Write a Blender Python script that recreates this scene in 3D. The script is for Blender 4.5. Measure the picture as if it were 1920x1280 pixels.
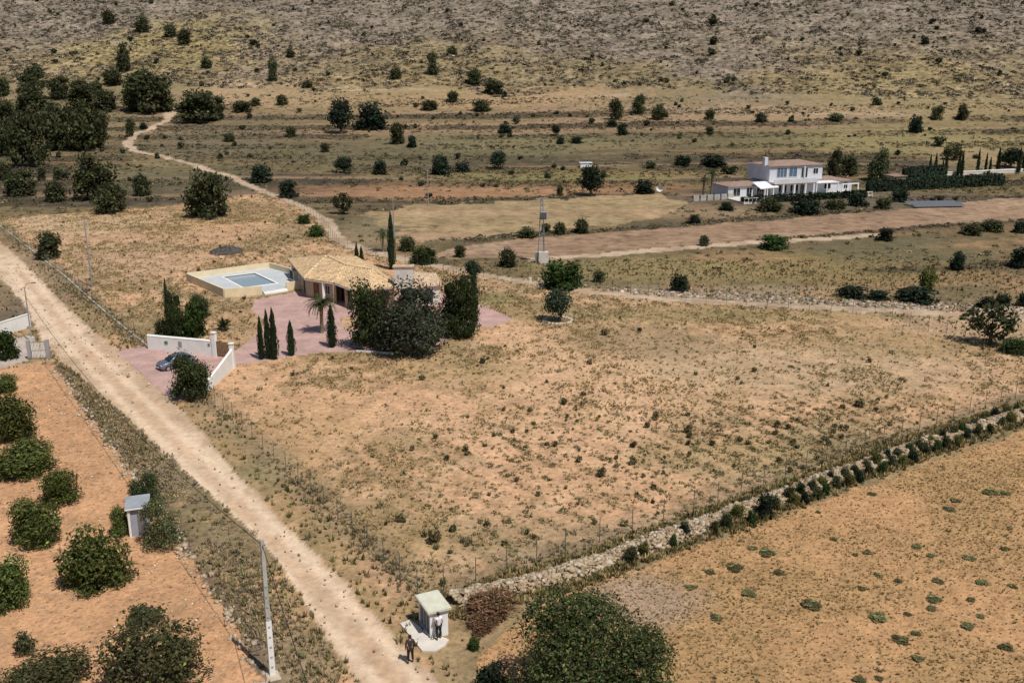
import bpy, bmesh, math, random
import numpy as np
from mathutils import Vector, Matrix

scene = bpy.context.scene
for o in list(bpy.data.objects):
    bpy.data.objects.remove(o)
col = scene.collection
random.seed(7)

# ------------------------------------------------------------------ camera, sky, sun, exposure
CAM_H = 33.0
F_PX = 1853.0                       # focal length in pixels of the 1920 px wide photograph
PITCH = math.radians(16.24)
cam_data = bpy.data.cameras.new('camera')
cam_data.sensor_width = 36.0
cam_data.lens = F_PX / 1920.0 * 36.0
cam_data.clip_start = 0.5
cam_data.clip_end = 4000.0
cam = bpy.data.objects.new('camera', cam_data)
col.objects.link(cam)
cam.location = (0, 0, CAM_H)
cam.rotation_euler = (math.radians(90) - PITCH, 0, 0)
scene.camera = cam

SUN_EL = math.radians(60.0)
SUN_DIR = np.array([0.66, -0.75])   # horizontal direction towards the sun (behind the camera, to the right)
SUN_DIR = SUN_DIR / np.linalg.norm(SUN_DIR)
world = bpy.data.worlds.new('World')
scene.world = world
world.use_nodes = True
wn = world.node_tree.nodes
wl = world.node_tree.links
wn.clear()
sky = wn.new('ShaderNodeTexSky')
sky.sky_type = 'NISHITA'
sky.sun_disc = False
sky.sun_elevation = SUN_EL
sky.sun_rotation = math.atan2(SUN_DIR[0], SUN_DIR[1])
bg = wn.new('ShaderNodeBackground')
bg.inputs['Strength'].default_value = 0.07
wo = wn.new('ShaderNodeOutputWorld')
wl.new(sky.outputs[0], bg.inputs[0])
wl.new(bg.outputs[0], wo.inputs[0])

sd = bpy.data.lights.new('sun', 'SUN')
sd.energy = 4.2
sd.angle = math.radians(0.5)
sd.color = (1.0, 0.955, 0.88)
sun = bpy.data.objects.new('sun', sd)
col.objects.link(sun)
to_sun = Vector((SUN_DIR[0] * math.cos(SUN_EL), SUN_DIR[1] * math.cos(SUN_EL), math.sin(SUN_EL)))
sun.rotation_euler = to_sun.to_track_quat('Z', 'Y').to_euler()
sun.location = (60, -60, 150)

vs = scene.view_settings
vs.view_transform = 'Standard'
vs.look = 'None'
vs.exposure = 0.0
vs.gamma = 1.0
vs.use_curve_mapping = False
scene.cycles.max_bounces = 5
scene.cycles.transparent_max_bounces = 8

# ------------------------------------------------------------------ numbers: noise, terrain, viewing rays
def rng(seed):
    return np.random.default_rng(seed)

def _hash(ix, iy, s):
    h = (ix.astype(np.int64) * 374761393 + iy.astype(np.int64) * 668265263 + s * 974634777) & 0x7fffffff
    h = ((h ^ (h >> 13)) * 1274126177) & 0x7fffffff
    return ((h ^ (h >> 16)) & 0xffff) / 65535.0

def vnoise(x, y, s=0):
    ix = np.floor(x); iy = np.floor(y)
    fx = x - ix; fy = y - iy
    fx = fx * fx * (3 - 2 * fx); fy = fy * fy * (3 - 2 * fy)
    a = _hash(ix, iy, s); b = _hash(ix + 1, iy, s); c = _hash(ix, iy + 1, s); d = _hash(ix + 1, iy + 1, s)
    return (a * (1 - fx) + b * fx) * (1 - fy) + (c * (1 - fx) + d * fx) * fy

def fbm(x, y, s=0, oct=4):
    v = 0; a = 0.5; t = 0
    for k in range(oct):
        v = v + a * vnoise(x, y, s + 17 * k); t += a; a *= 0.55
        x = x * 2.03 + 11.3; y = y * 2.03 - 7.7
    return v / t

def sst(e0, e1, x):
    t = np.clip((x - e0) / (e1 - e0), 0, 1)
    return t * t * (3 - 2 * t)

def softplus(v, k):
    return k * np.logaddexp(0, v / k)

def hgt(x, y):
    x = np.asarray(x, float); y = np.asarray(y, float)
    foot = 392 - 0.15 * x
    yy = y + 10 * (fbm(x / 70, y / 70, 5, 2) - 0.5) * sst(190, 260, y)
    val = 0.035 * softplus(yy - 190, 28.)
    # old farm terraces on the valley slope: risers about 0.7 m high
    st = 0.75
    q = val / st
    fr = q - np.floor(q)
    stair = st * (np.floor(q) + sst(0.72, 1.0, fr))
    w = sst(215, 260, y) * (1 - sst(foot - 10, foot + 40, y))
    val = val * (1 - 0.85 * w) + stair * 0.85 * w
    z = val + 0.27 * softplus(y - foot, 32.)
    hill = sst(foot - 10, foot + 120, y)
    z = z + hill * (13 * (fbm(x / 110, y / 190, 9, 4) - 0.5) + 5.0 * (fbm(x / 34, y / 60, 13, 3) - 0.5) + 1.6 * (fbm(x / 11, y / 11, 3, 3) - 0.5))
    z = z + 0.35 * (fbm(x / 18, y / 18, 1, 3) - 0.5) * (0.35 + sst(150, 260, y))
    return z

def h1(x, y):
    return float(hgt(np.array([x]), np.array([y]))[0])

FW = np.array([0, math.cos(PITCH), -math.sin(PITCH)])
UP = np.array([0, math.sin(PITCH), math.cos(PITCH)])
CAMP = np.array([0, 0, CAM_H])
_T = np.concatenate([np.linspace(20, 300, 1500), np.linspace(300.5, 1500, 1800)])

def ray(px, py):
    d = FW + np.array([1., 0, 0]) * (px - 960) / F_PX - UP * (py - 640) / F_PX
    return d / np.linalg.norm(d)

def G(px, py):
    """ground point seen at a place of the photograph (surveying the photo onto the terrain)"""
    d = ray(px, py)
    p = CAMP + _T[:, None] * d
    g = p[:, 2] - hgt(p[:, 0], p[:, 1])
    i = int(np.argmax(g < 0))
    if i == 0:
        i = len(_T) - 1
    t0, t1 = _T[i - 1], _T[i]
    f = g[i - 1] / (g[i - 1] - g[i] + 1e-9)
    return CAMP + (t0 + (t1 - t0) * f) * d

def PZ(px, py, z):
    d = ray(px, py)
    return CAMP + d * ((z - CAM_H) / d[2])

def mpp(p):
    return float((np.asarray(p) - CAMP) @ FW) / F_PX

def dep(p):
    v = CAMP - np.asarray(p)
    return math.asin(v[2] / np.linalg.norm(v))

# ------------------------------------------------------------------ materials (all procedural)
MATS = {}

def new_mat(name):
    m = bpy.data.materials.new(name)
    m.use_nodes = True
    MATS[name] = m
    nt = m.node_tree
    b = nt.nodes['Principled BSDF']
    b.inputs['Specular IOR Level'].default_value = 0.25
    return m, nt, b

def plain(name, rgb, rough=0.7, var=0.15, scale=3.0, metal=0.0, bump=0.0, spec=0.25):
    """a paint / stone / metal with grain and wear from two noises"""
    m, nt, b = new_mat(name)
    b.inputs['Roughness'].default_value = rough
    b.inputs['Metallic'].default_value = metal
    b.inputs['Specular IOR Level'].default_value = spec
    tc = nt.nodes.new('ShaderNodeTexCoord')
    n1 = nt.nodes.new('ShaderNodeTexNoise'); n1.inputs['Scale'].default_value = scale; n1.inputs['Detail'].default_value = 5
    r = nt.nodes.new('ShaderNodeMapRange')
    r.inputs['From Min'].default_value = 0.3; r.inputs['From Max'].default_value = 0.7
    r.inputs['To Min'].default_value = 1 - var; r.inputs['To Max'].default_value = 1 + var * 0.6
    mx = nt.nodes.new('ShaderNodeVectorMath'); mx.operation = 'SCALE'
    mx.inputs[0].default_value = rgb
    nt.links.new(tc.outputs['Object'], n1.inputs['Vector'])
    nt.links.new(n1.outputs['Fac'], r.inputs['Value'])
    nt.links.new(r.outputs[0], mx.inputs['Scale'])
    nt.links.new(mx.outputs[0], b.inputs['Base Color'])
    if bump:
        bp = nt.nodes.new('ShaderNodeBump'); bp.inputs['Strength'].default_value = bump; bp.inputs['Distance'].default_value = 0.05
        nt.links.new(n1.outputs['Fac'], bp.inputs['Height'])
        nt.links.new(bp.outputs[0], b.inputs['Normal'])
    return m

def leaf_mat(name, rough=0.65):
    """foliage: the colour of each leaf comes from the mesh, each plant shifts it a little"""
    m, nt, b = new_mat(name)
    b.inputs['Roughness'].default_value = rough
    b.inputs['Specular IOR Level'].default_value = 0.04
    at = nt.nodes.new('ShaderNodeAttribute'); at.attribute_name = 'Col'
    oi = nt.nodes.new('ShaderNodeObjectInfo')
    hs = nt.nodes.new('ShaderNodeHueSaturation')
    r = nt.nodes.new('ShaderNodeMapRange'); r.inputs['To Min'].default_value = 0.72; r.inputs['To Max'].default_value = 1.28
    r2 = nt.nodes.new('ShaderNodeMapRange'); r2.inputs['To Min'].default_value = 0.48; r2.inputs['To Max'].default_value = 0.515
    nt.links.new(oi.outputs['Random'], r.inputs['Value'])
    nt.links.new(oi.outputs['Random'], r2.inputs['Value'])
    nt.links.new(r.outputs[0], hs.inputs['Value'])
    nt.links.new(r2.outputs[0], hs.inputs['Hue'])
    nt.links.new(at.outputs['Color'], hs.inputs['Color'])
    nt.links.new(hs.outputs[0], b.inputs['Base Color'])
    tr = nt.nodes.new('ShaderNodeBsdfTranslucent'); ms = nt.nodes.new('ShaderNodeMixShader'); ms.inputs[0].default_value = .28
    nt.links.new(hs.outputs[0], tr.inputs['Color'])
    nt.links.new(b.outputs[0], ms.inputs[1]); nt.links.new(tr.outputs[0], ms.inputs[2])
    nt.links.new(ms.outputs[0], nt.nodes['Material Output'].inputs['Surface'])
    return m

def soil_mat(name, s1=1.3, s2=0.35, amp=0.3, dark=0.55, bump=0.6, sp_=None):
    """ground: broad colours come from the survey stored on the mesh, clods, pebbles and grain from noise"""
    m, nt, b = new_mat(name)
    b.inputs['Roughness'].default_value = 0.95
    b.inputs['Specular IOR Level'].default_value = 0.05
    at = nt.nodes.new('ShaderNodeAttribute'); at.attribute_name = 'Col'
    tc = nt.nodes.new('ShaderNodeTexCoord')
    def noise(scale, detail, lo, hi, a, c):
        n = nt.nodes.new('ShaderNodeTexNoise'); n.inputs['Scale'].default_value = scale
        n.inputs['Detail'].default_value = detail; n.inputs['Roughness'].default_value = 0.65
        r = nt.nodes.new('ShaderNodeMapRange')
        r.inputs['From Min'].default_value = lo; r.inputs['From Max'].default_value = hi
        r.inputs['To Min'].default_value = a; r.inputs['To Max'].default_value = c
        nt.links.new(tc.outputs['Object'], n.inputs['Vector'])
        nt.links.new(n.outputs['Fac'], r.inputs['Value'])
        return n, r
    n1, r1 = noise(s1, 6, 0.3, 0.7, 1 - amp, 1 + amp * 0.6)
    n2, r2 = noise(s2, 4, 0.32, 0.68, 1 - amp * 0.7, 1 + amp * 0.5)
    n3, r3 = noise(sp_ or s1 * .8, 4, 0.34, 0.45, dark, 1.0)
    mu = nt.nodes.new('ShaderNodeMath'); mu.operation = 'MULTIPLY'
    mu2 = nt.nodes.new('ShaderNodeMath'); mu2.operation = 'MULTIPLY'
    nt.links.new(r1.outputs[0], mu.inputs[0]); nt.links.new(r2.outputs[0], mu.inputs[1])
    nt.links.new(mu.outputs[0], mu2.inputs[0]); nt.links.new(r3.outputs[0], mu2.inputs[1])
    sc = nt.nodes.new('ShaderNodeVectorMath'); sc.operation = 'SCALE'
    nt.links.new(at.outputs['Color'], sc.inputs[0]); nt.links.new(mu2.outputs[0], sc.inputs['Scale'])
    nt.links.new(sc.outputs[0], b.inputs['Base Color'])
    bp = nt.nodes.new('ShaderNodeBump'); bp.inputs['Strength'].default_value = bump; bp.inputs['Distance'].default_value = 0.25
    nt.links.new(n1.outputs['Fac'], bp.inputs['Height'])
    nt.links.new(bp.outputs[0], b.inputs['Normal'])
    return m

def vcol_mat(name, rough=0.8):
    m, nt, b = new_mat(name)
    b.inputs['Roughness'].default_value = rough
    b.inputs['Specular IOR Level'].default_value = 0.04
    at = nt.nodes.new('ShaderNodeAttribute'); at.attribute_name = 'Col'
    nt.links.new(at.outputs['Color'], b.inputs['Base Color'])
    return m

def paver_mat(name, c1, c2):
    m, nt, b = new_mat(name)
    b.inputs['Roughness'].default_value = 0.85
    tc = nt.nodes.new('ShaderNodeTexCoord')
    br = nt.nodes.new('ShaderNodeTexBrick')
    br.inputs['Scale'].default_value = 1.0
    br.inputs['Brick Width'].default_value = 0.42; br.inputs['Row Height'].default_value = 0.21
    br.inputs['Mortar Size'].default_value = 0.012
    br.inputs['Color1'].default_value = (*c1, 1); br.inputs['Color2'].default_value = (*c2, 1)
    br.inputs['Mortar'].default_value = (c1[0] * .75, c1[1] * .75, c1[2] * .7, 1)
    mp = nt.nodes.new('ShaderNodeMapping'); mp.inputs['Rotation'].default_value = (0, 0, 0.6)
    n = nt.nodes.new('ShaderNodeTexNoise'); n.inputs['Scale'].default_value = 0.5; n.inputs['Detail'].default_value = 6
    r = nt.nodes.new('ShaderNodeMapRange'); r.inputs['From Min'].default_value = .3; r.inputs['From Max'].default_value = .7
    r.inputs['To Min'].default_value = .78; r.inputs['To Max'].default_value = 1.12
    sc = nt.nodes.new('ShaderNodeVectorMath'); sc.operation = 'SCALE'
    nt.links.new(tc.outputs['Object'], mp.inputs[0]); nt.links.new(mp.outputs[0], br.inputs['Vector'])
    nt.links.new(tc.outputs['Object'], n.inputs['Vector']); nt.links.new(n.outputs['Fac'], r.inputs['Value'])
    nt.links.new(br.outputs['Color'], sc.inputs[0]); nt.links.new(r.outputs[0], sc.inputs['Scale'])
    nt.links.new(sc.outputs[0], b.inputs['Base Color'])
    return m

def tile_roof_mat(name, rgb):
    """clay roof tiles: rows of barrel tiles as relief, every tile its own tone"""
    m, nt, b = new_mat(name)
    b.inputs['Roughness'].default_value = 0.85
    tc = nt.nodes.new('ShaderNodeTexCoord')
    vo = nt.nodes.new('ShaderNodeTexVoronoi'); vo.inputs['Scale'].default_value = 3.6
    bw = nt.nodes.new('ShaderNodeSeparateColor')
    r = nt.nodes.new('ShaderNodeMapRange'); r.inputs['To Min'].default_value = .62; r.inputs['To Max'].default_value = 1.22
    sc = nt.nodes.new('ShaderNodeVectorMath'); sc.operation = 'SCALE'; sc.inputs[0].default_value = rgb
    wv = nt.nodes.new('ShaderNodeTexWave'); wv.inputs['Scale'].default_value = 1.3; wv.inputs['Distortion'].default_value = .25
    bp = nt.nodes.new('ShaderNodeBump'); bp.inputs['Strength'].default_value = .7; bp.inputs['Distance'].default_value = .06
    nt.links.new(tc.outputs['Object'], vo.inputs['Vector']); nt.links.new(vo.outputs['Color'], bw.inputs[0])
    nt.links.new(bw.outputs[0], r.inputs['Value']); nt.links.new(r.outputs[0], sc.inputs['Scale'])
    nt.links.new(sc.outputs[0], b.inputs['Base Color'])
    nt.links.new(tc.outputs['Object'], wv.inputs['Vector']); nt.links.new(wv.outputs['Fac'], bp.inputs['Height'])
    nt.links.new(bp.outputs[0], b.inputs['Normal'])
    return m

def water_mat(name):
    m, nt, b = new_mat(name)
    b.inputs['Base Color'].default_value = (0.25, 0.32, 0.37, 1)
    b.inputs['Roughness'].default_value = 0.12
    b.inputs['Specular IOR Level'].default_value = 0.5
    tc = nt.nodes.new('ShaderNodeTexCoord')
    n = nt.nodes.new('ShaderNodeTexNoise'); n.inputs['Scale'].default_value = 3
    bp = nt.nodes.new('ShaderNodeBump'); bp.inputs['Strength'].default_value = .1; bp.inputs['Distance'].default_value = .02
    nt.links.new(tc.outputs['Object'], n.inputs['Vector']); nt.links.new(n.outputs['Fac'], bp.inputs['Height'])
    nt.links.new(bp.outputs[0], b.inputs['Normal'])
    return m

leaf_mat('leaf')
vcol_mat('bits')
soil_mat('soil', 2.2, .4, .34, .66, .5)
soil_mat('soil_tilled', 3.0, .6, .30, .68, .6)
soil_mat('soil_road', 1.8, .3, .20, .84, .3)
soil_mat('soil_far', .5, .12, .34, .62, .5)
soil_mat('soil_hill', .42, .09, .55, .36, 1.0)
paver_mat('paving', (.50, .325, .285), (.44, .285, .25))
plain('white_paint', (.78, .77, .73), .7, .10, .8)
plain('cream_paint', (.72, .60, .40), .75, .10, .9)
plain('villa_paint', (.58, .59, .64), .75, .12, .6)
plain('sand_paint', (.46, .36, .25), .8, .12, 1.0)
plain('concrete', (.42, .40, .36), .85, .22, 1.4, bump=.2)
plain('pale_concrete', (.62, .57, .50), .85, .15, 1.2, bump=.2)
plain('pool_deck', (.50, .52, .53), .6, .10, .8)
plain('grey_metal', (.30, .31, .33), .45, .15, 2.0, .6)
plain('galvanised', (.38, .39, .40), .5, .2, 3.0, .5)
plain('dark_metal', (.04, .04, .045), .5, .2, 3.0, .3)
plain('black', (.012, .012, .014), .6, .2, 3.0)
plain('kiosk_roof', (.60, .59, .47), .8, .16, 1.6)
plain('kiosk_grey', (.33, .32, .33), .8, .16, 2.0)
plain('hut_grey', (.33, .34, .39), .75, .14, 1.5)
plain('hut_roof', (.30, .32, .35), .7, .16, 1.5)
plain('glass_dark', (.02, .025, .035), .08, .2, 1.0, spec=.6)
plain('glass_blue', (.10, .15, .22), .1, .2, 1.0, spec=.6)
plain('car_paint', (.20, .22, .27), .28, .06, 2.0, .55, spec=.5)
plain('tyre', (.02, .02, .02), .85, .2, 6.0)
plain('lamp_glass', (.7, .7, .72), .15, .05, 4.0, spec=.6)
plain('red_plastic', (.35, .02, .02), .3, .1, 4.0)
plain('bark', (.10, .075, .055), .9, .3, 6.0, bump=.5)
plain('pale_bark', (.20, .16, .115), .9, .3, 6.0, bump=.5)
plain('stone', (.42, .325, .22), .9, .3, 2.5, bump=.4)
plain('pale_stone', (.50, .42, .33), .9, .2, 2.5, bump=.4)
plain('wall_earth', (.32, .23, .14), .95, .3, 2.0, bump=.5)
plain('timber', (.16, .09, .05), .7, .2, 3.0)
plain('shutter', (.05, .055, .08), .6, .2, 3.0)
plain('skin', (.45, .27, .19), .6, .05, 5.0)
plain('hair', (.02, .015, .012), .6, .2, 20.0)
plain('shirt_white', (.74, .73, .80), .8, .06, 6.0)
plain('trousers_dark', (.018, .018, .026), .8, .15, 6.0)
plain('jacket_brown', (.055, .036, .030), .8, .2, 6.0)
plain('trousers_black', (.022, .018, .018), .8, .2, 6.0)
plain('shoe', (.03, .025, .022), .7, .2, 6.0)
plain('shoe_white', (.65, .63, .6), .7, .1, 6.0)
plain('solar_blue', (.11, .118, .14), .55, .2, 3.0, spec=.5)
plain('sign_green', (.06, .22, .10), .6, .1, 3.0)
plain('sign_grey', (.30, .30, .30), .6, .1, 3.0)
plain('villa_roof', (.30, .205, .16), .85, .2, 1.2, bump=.4)
plain('awning', (.70, .70, .74), .8, .06, 1.0)
plain('wire', (.03, .03, .03), .6, .1, 3.0)
plain('fence_wire', (.16, .17, .15), .5, .1, 3.0, .4)
plain('ceramic', (.22, .11, .07), .35, .1, 6.0)
tile_roof_mat('roof_tiles', (.62, .43, .245))
tile_roof_mat('ridge_tiles', (.68, .52, .32))
tile_roof_mat('roof_tiles_pale', (.58, .42, .28))
water_mat('pool_water')

# ------------------------------------------------------------------ mesh helpers
def mesh_np(name, V, quads=None, tris=None, cols=None, smooth=False):
    me = bpy.data.meshes.new(name)
    V = np.asarray(V, np.float32)
    quads = np.zeros((0, 4), np.int32) if quads is None else np.asarray(quads, np.int32).reshape(-1, 4)
    tris = np.zeros((0, 3), np.int32) if tris is None else np.asarray(tris, np.int32).reshape(-1, 3)
    nq, ntr = len(quads), len(tris)
    me.vertices.add(len(V)); me.vertices.foreach_set('co', V.ravel())
    me.loops.add(nq * 4 + ntr * 3)
    me.loops.foreach_set('vertex_index', np.concatenate([quads.ravel(), tris.ravel()]).astype(np.int32))
    me.polygons.add(nq + ntr)
    ls = np.concatenate([np.arange(nq) * 4, nq * 4 + np.arange(ntr) * 3]).astype(np.int32)
    me.polygons.foreach_set('loop_start', ls)
    if smooth:
        me.polygons.foreach_set('use_smooth', np.ones(nq + ntr, bool))
    if cols is not None:
        a = me.color_attributes.new('Col', 'FLOAT_COLOR', 'POINT')
        c4 = np.ones((len(V), 4), np.float32); c4[:, :3] = cols
        a.data.foreach_set('color', c4.ravel())
    me.update(calc_edges=True)
    return me

def link(name, data, mat=None, parent=None, loc=None, rotz=None, scale=None):
    o = bpy.data.objects.new(name, data)
    col.objects.link(o)
    if mat is not None and data is not None and len(data.materials) == 0:
        data.materials.append(MATS[mat])
    if parent is not None:
        o.parent = parent
    if loc is not None:
        o.location = loc
    if rotz is not None:
        o.rotation_euler = (0, 0, rotz)
    if scale is not None:
        o.scale = scale
    return o

def thing(name, label, cat, loc=(0, 0, 0), rotz=0, group=None):
    o = bpy.data.objects.new(name, None)
    o.empty_display_size = 0.3
    col.objects.link(o)
    o.location = loc; o.rotation_euler = (0, 0, rotz)
    tag(o, label, cat, group)
    return o

def tag(o, label, cat, group=None):
    o['label'] = label; o['category'] = cat
    if group:
        o['group'] = group
    return o

def structure(o):
    o['kind'] = 'structure'
    return o

class MB:
    """collects boxes, tubes and faces and links them as ONE mesh object"""
    def __init__(s):
        s.bm = bmesh.new()

    def box(s, c, size, rotz=0, taper=1.0, bevel=0):
        sx, sy, sz = size[0] / 2, size[1] / 2, size[2] / 2
        cr, sr = math.cos(rotz), math.sin(rotz)
        vsx = []
        for z in (-1, 1):
            k = taper if z > 0 else 1.0
            for x, y in ((-1, -1), (1, -1), (1, 1), (-1, 1)):
                lx, ly = x * sx * k, y * sy * k
                vsx.append(s.bm.verts.new((c[0] + lx * cr - ly * sr, c[1] + lx * sr + ly * cr, c[2] + z * sz)))
        for f in ((3, 2, 1, 0), (4, 5, 6, 7), (0, 1, 5, 4), (1, 2, 6, 5), (2, 3, 7, 6), (3, 0, 4, 7)):
            s.bm.faces.new([vsx[i] for i in f])
        return s

    def tube(s, pts, radii, n=8, cap=True):
        pts = [Vector(p) for p in pts]
        if not hasattr(radii, '__len__'):
            radii = [radii] * len(pts)
        rings = []
        for i, p in enumerate(pts):
            d = (pts[min(i + 1, len(pts) - 1)] - pts[max(i - 1, 0)])
            d = d.normalized() if d.length > 1e-9 else Vector((0, 0, 1))
            a = d.orthogonal().normalized(); b = d.cross(a)
            if i and rings:
                pass
            ref = Vector((0, 0, 1)) if abs(d.z) < .9 else Vector((1, 0, 0))
            a = ref.cross(d).normalized(); b = d.cross(a)
            rings.append([s.bm.verts.new(p + (a * math.cos(t) + b * math.sin(t)) * radii[i]) for t in [2 * math.pi * k / n for k in range(n)]])
        for r0, r1 in zip(rings, rings[1:]):
            for k in range(n):
                s.bm.faces.new((r0[k], r0[(k + 1) % n], r1[(k + 1) % n], r1[k]))
        if cap:
            s.bm.faces.new(rings[0][::-1]); s.bm.faces.new(rings[-1])
        return s

    def face(s, pts):
        s.bm.faces.new([s.bm.verts.new(tuple(p)) for p in pts])
        return s

    def prism(s, poly, z0, z1, top=True, bottom=False):
        """walls of a plan polygon (counter-clockwise), z0/z1 numbers"""
        lo = [s.bm.verts.new((p[0], p[1], z0)) for p in poly]
        hi = [s.bm.verts.new((p[0], p[1], z1)) for p in poly]
        n = len(poly)
        for k in range(n):
            s.bm.faces.new((lo[k], lo[(k + 1) % n], hi[(k + 1) % n], hi[k]))
        if top:
            s.bm.faces.new(hi)
        if bottom:
            s.bm.faces.new(lo[::-1])
        return s

    def loft(s, rings, cap=True):
        R = [[s.bm.verts.new(tuple(p)) for p in r] for r in rings]
        n = len(R[0])
        for a, b in zip(R, R[1:]):
            for k in range(n):
                s.bm.faces.new((a[k], a[(k + 1) % n], b[(k + 1) % n], b[k]))
        if cap:
            s.bm.faces.new(R[0][::-1]); s.bm.faces.new(R[-1])
        return s

    def mesh(s, name, bevel=0, smooth=False):
        if bevel:
            bmesh.ops.bevel(s.bm, geom=s.bm.edges[:] , offset=bevel, segments=1, affect='EDGES', profile=.5)
        bmesh.ops.recalc_face_normals(s.bm, faces=s.bm.faces[:])
        me = bpy.data.meshes.new(name)
        s.bm.to_mesh(me); s.bm.free()
        if smooth:
            for p in me.polygons:
                p.use_smooth = True
        return me

    def build(s, name, mat, parent=None, loc=None, rotz=None, bevel=0, smooth=False):
        return link(name, s.mesh(name, bevel, smooth), mat, parent, loc, rotz)

def pip(X, Y, poly):
    inside = np.zeros(X.shape, bool)
    n = len(poly)
    for i in range(n):
        x0, y0 = poly[i][0], poly[i][1]; x1, y1 = poly[(i + 1) % n][0], poly[(i + 1) % n][1]
        if y0 == y1:
            continue
        c = ((y0 > Y) != (y1 > Y)) & (X < (x1 - x0) * (Y - y0) / (y1 - y0) + x0)
        inside ^= c
    return inside

def pline_dist(X, Y, pts):
    d = np.full(X.shape, 1e9)
    for a, b in zip(pts, pts[1:]):
        ax, ay, bx, by = a[0], a[1], b[0], b[1]
        L = (bx - ax) ** 2 + (by - ay) ** 2 + 1e-9
        t = np.clip(((X - ax) * (bx - ax) + (Y - ay) * (by - ay)) / L, 0, 1)
        d = np.minimum(d, np.hypot(X - ax - t * (bx - ax), Y - ay - t * (by - ay)))
    return d

def W(*pts):
    return [G(*p) for p in pts]

# ------------------------------------------------------------------ survey of the place (photo points laid on the terrain)
Z_PROPERTY = W((0, 408), (150, 398), (300, 388), (490, 362), (560, 385), (605, 412), (640, 462), (760, 492), (960, 526), (1250, 556), (1640, 588), (1920, 668),
               (2100, 712), (1920, 742), (1620, 842), (1300, 960), (1060, 1035), (830, 1112), (785, 1110), (385, 745), (275, 640), (120, 512), (0, 425))
Z_ORCHARD = W((-300, 700), (0, 692), (92, 682), (130, 722), (175, 795), (228, 856), (246, 892), (300, 965), (345, 1035), (400, 1112), (450, 1198), (500, 1290), (530, 1360), (-400, 1360))
Z_ROAD = W((-150, 350), (-60, 405), (0, 452), (50, 498), (90, 540), (130, 580), (180, 625), (225, 657), (262, 700), (330, 752), (413, 853), (520, 965), (633, 1080), (720, 1172), (813, 1266), (860, 1320),
           (720, 1330), (673, 1280), (640, 1232), (583, 1150), (540, 1078), (493, 1013), (433, 963), (367, 903), (317, 853), (255, 800), (190, 745), (140, 700), (100, 662), (78, 640), (62, 600), (38, 560), (0, 520), (-80, 470), (-200, 400))
Z_COURT = W((-150, 660), (0, 640), (56, 628), (62, 674), (0, 690), (-150, 710))
Z_PAVING = W((213, 658), (285, 650), (405, 668), (438, 660), (462, 644), (497, 606), (470, 582), (474, 562), (575, 545), (640, 545), (830, 550), (900, 572), (962, 598),
             (935, 612), (890, 617), (820, 648), (700, 662), (600, 662), (500, 678), (440, 686), (385, 735), (325, 755), (300, 735), (255, 695))
Z_POOL = W((345, 520), (420, 562), (575, 552), (575, 520), (505, 500))
Z_BED = W((634, 600), (662, 592), (668, 614), (648, 622))
Z_RFIELD = W((890, 1330), (900, 1230), (1040, 1115), (1150, 1083), (1300, 1024), (1480, 960), (1700, 884), (1920, 808), (2150, 735), (2500, 900), (2300, 1340))
Z_TAN = W((818, 480), (840, 468), (980, 449), (1220, 431), (1400, 416), (1620, 399), (1760, 386), (1920, 369), (2100, 352), (2100, 395), (1920, 411), (1700, 426), (1500, 443), (1300, 460), (1130, 473), (1000, 481), (850, 486))
Z_YEL = W((690, 398), (760, 384), (1000, 377), (1250, 366), (1290, 385), (1200, 413), (1000, 432), (900, 446), (860, 424), (700, 424))
Z_PALE = W((745, 430), (880, 424), (900, 442), (840, 452), (745, 452))
TRACK = W((322, 200), (316, 222), (288, 238), (255, 250), (238, 268), (250, 283), (330, 300), (420, 326), (495, 359), (560, 385), (608, 412), (634, 450), (682, 468), (760, 486),
          (850, 506), (960, 526), (1080, 545), (1250, 561), (1450, 573), (1640, 581), (1800, 590), (2050, 604))
TRACK2 = W((1000, 486), (1130, 478), (1300, 463), (1400, 456), (1560, 446), (1640, 440))
CLEARING = W((300, 206), (322, 215))

# ------------------------------------------------------------------ terrain: one grid, cut into ground, roads and fields
ys = [-80.0, -40.0, 0.0, 15.0, 25.0]
y = 32.0
while y < 1050:
    ys.append(y); y *= 1.0062
ys = np.array(ys)
u = np.concatenate([np.linspace(-1.5, -.60, 16)[:-1], np.linspace(-.60, .60, 720), np.linspace(.60, 1.5, 16)[1:]])
U, Yg = np.meshgrid(u, ys)
Xg = U * (np.maximum(Yg, 0) + 40)
Zg = hgt(Xg, Yg)
R_, C_ = Xg.shape
X = Xg.ravel(); Y = Yg.ravel(); Z = Zg.ravel()
jx = X + 1.1 * (fbm(X / 2.2, Y / 2.2, 40, 3) - .5)
jy = Y + 1.6 * (fbm(X / 2.2, Y / 2.2, 41, 3) - .5)
kx = X + 7 * (fbm(X / 9, Y / 6, 42, 3) - .5); ky = Y + 12 * (fbm(X / 9, Y / 6, 43, 3) - .5)
nA = fbm(X / 38, Y / 38, 21, 4); nB = fbm(X / 9, Y / 9, 22, 4); nC = fbm(X / 2.3, Y / 2.3, 23, 3)
nS = fbm(X / 55, Y / 9, 24, 4)                                  # bands along the terraces

def c(*v):
    return np.array(v, float)

def mix(a, b, t):
    t = np.asarray(t)[:, None] if np.ndim(t) else t
    return a * (1 - t) + b * t

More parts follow.
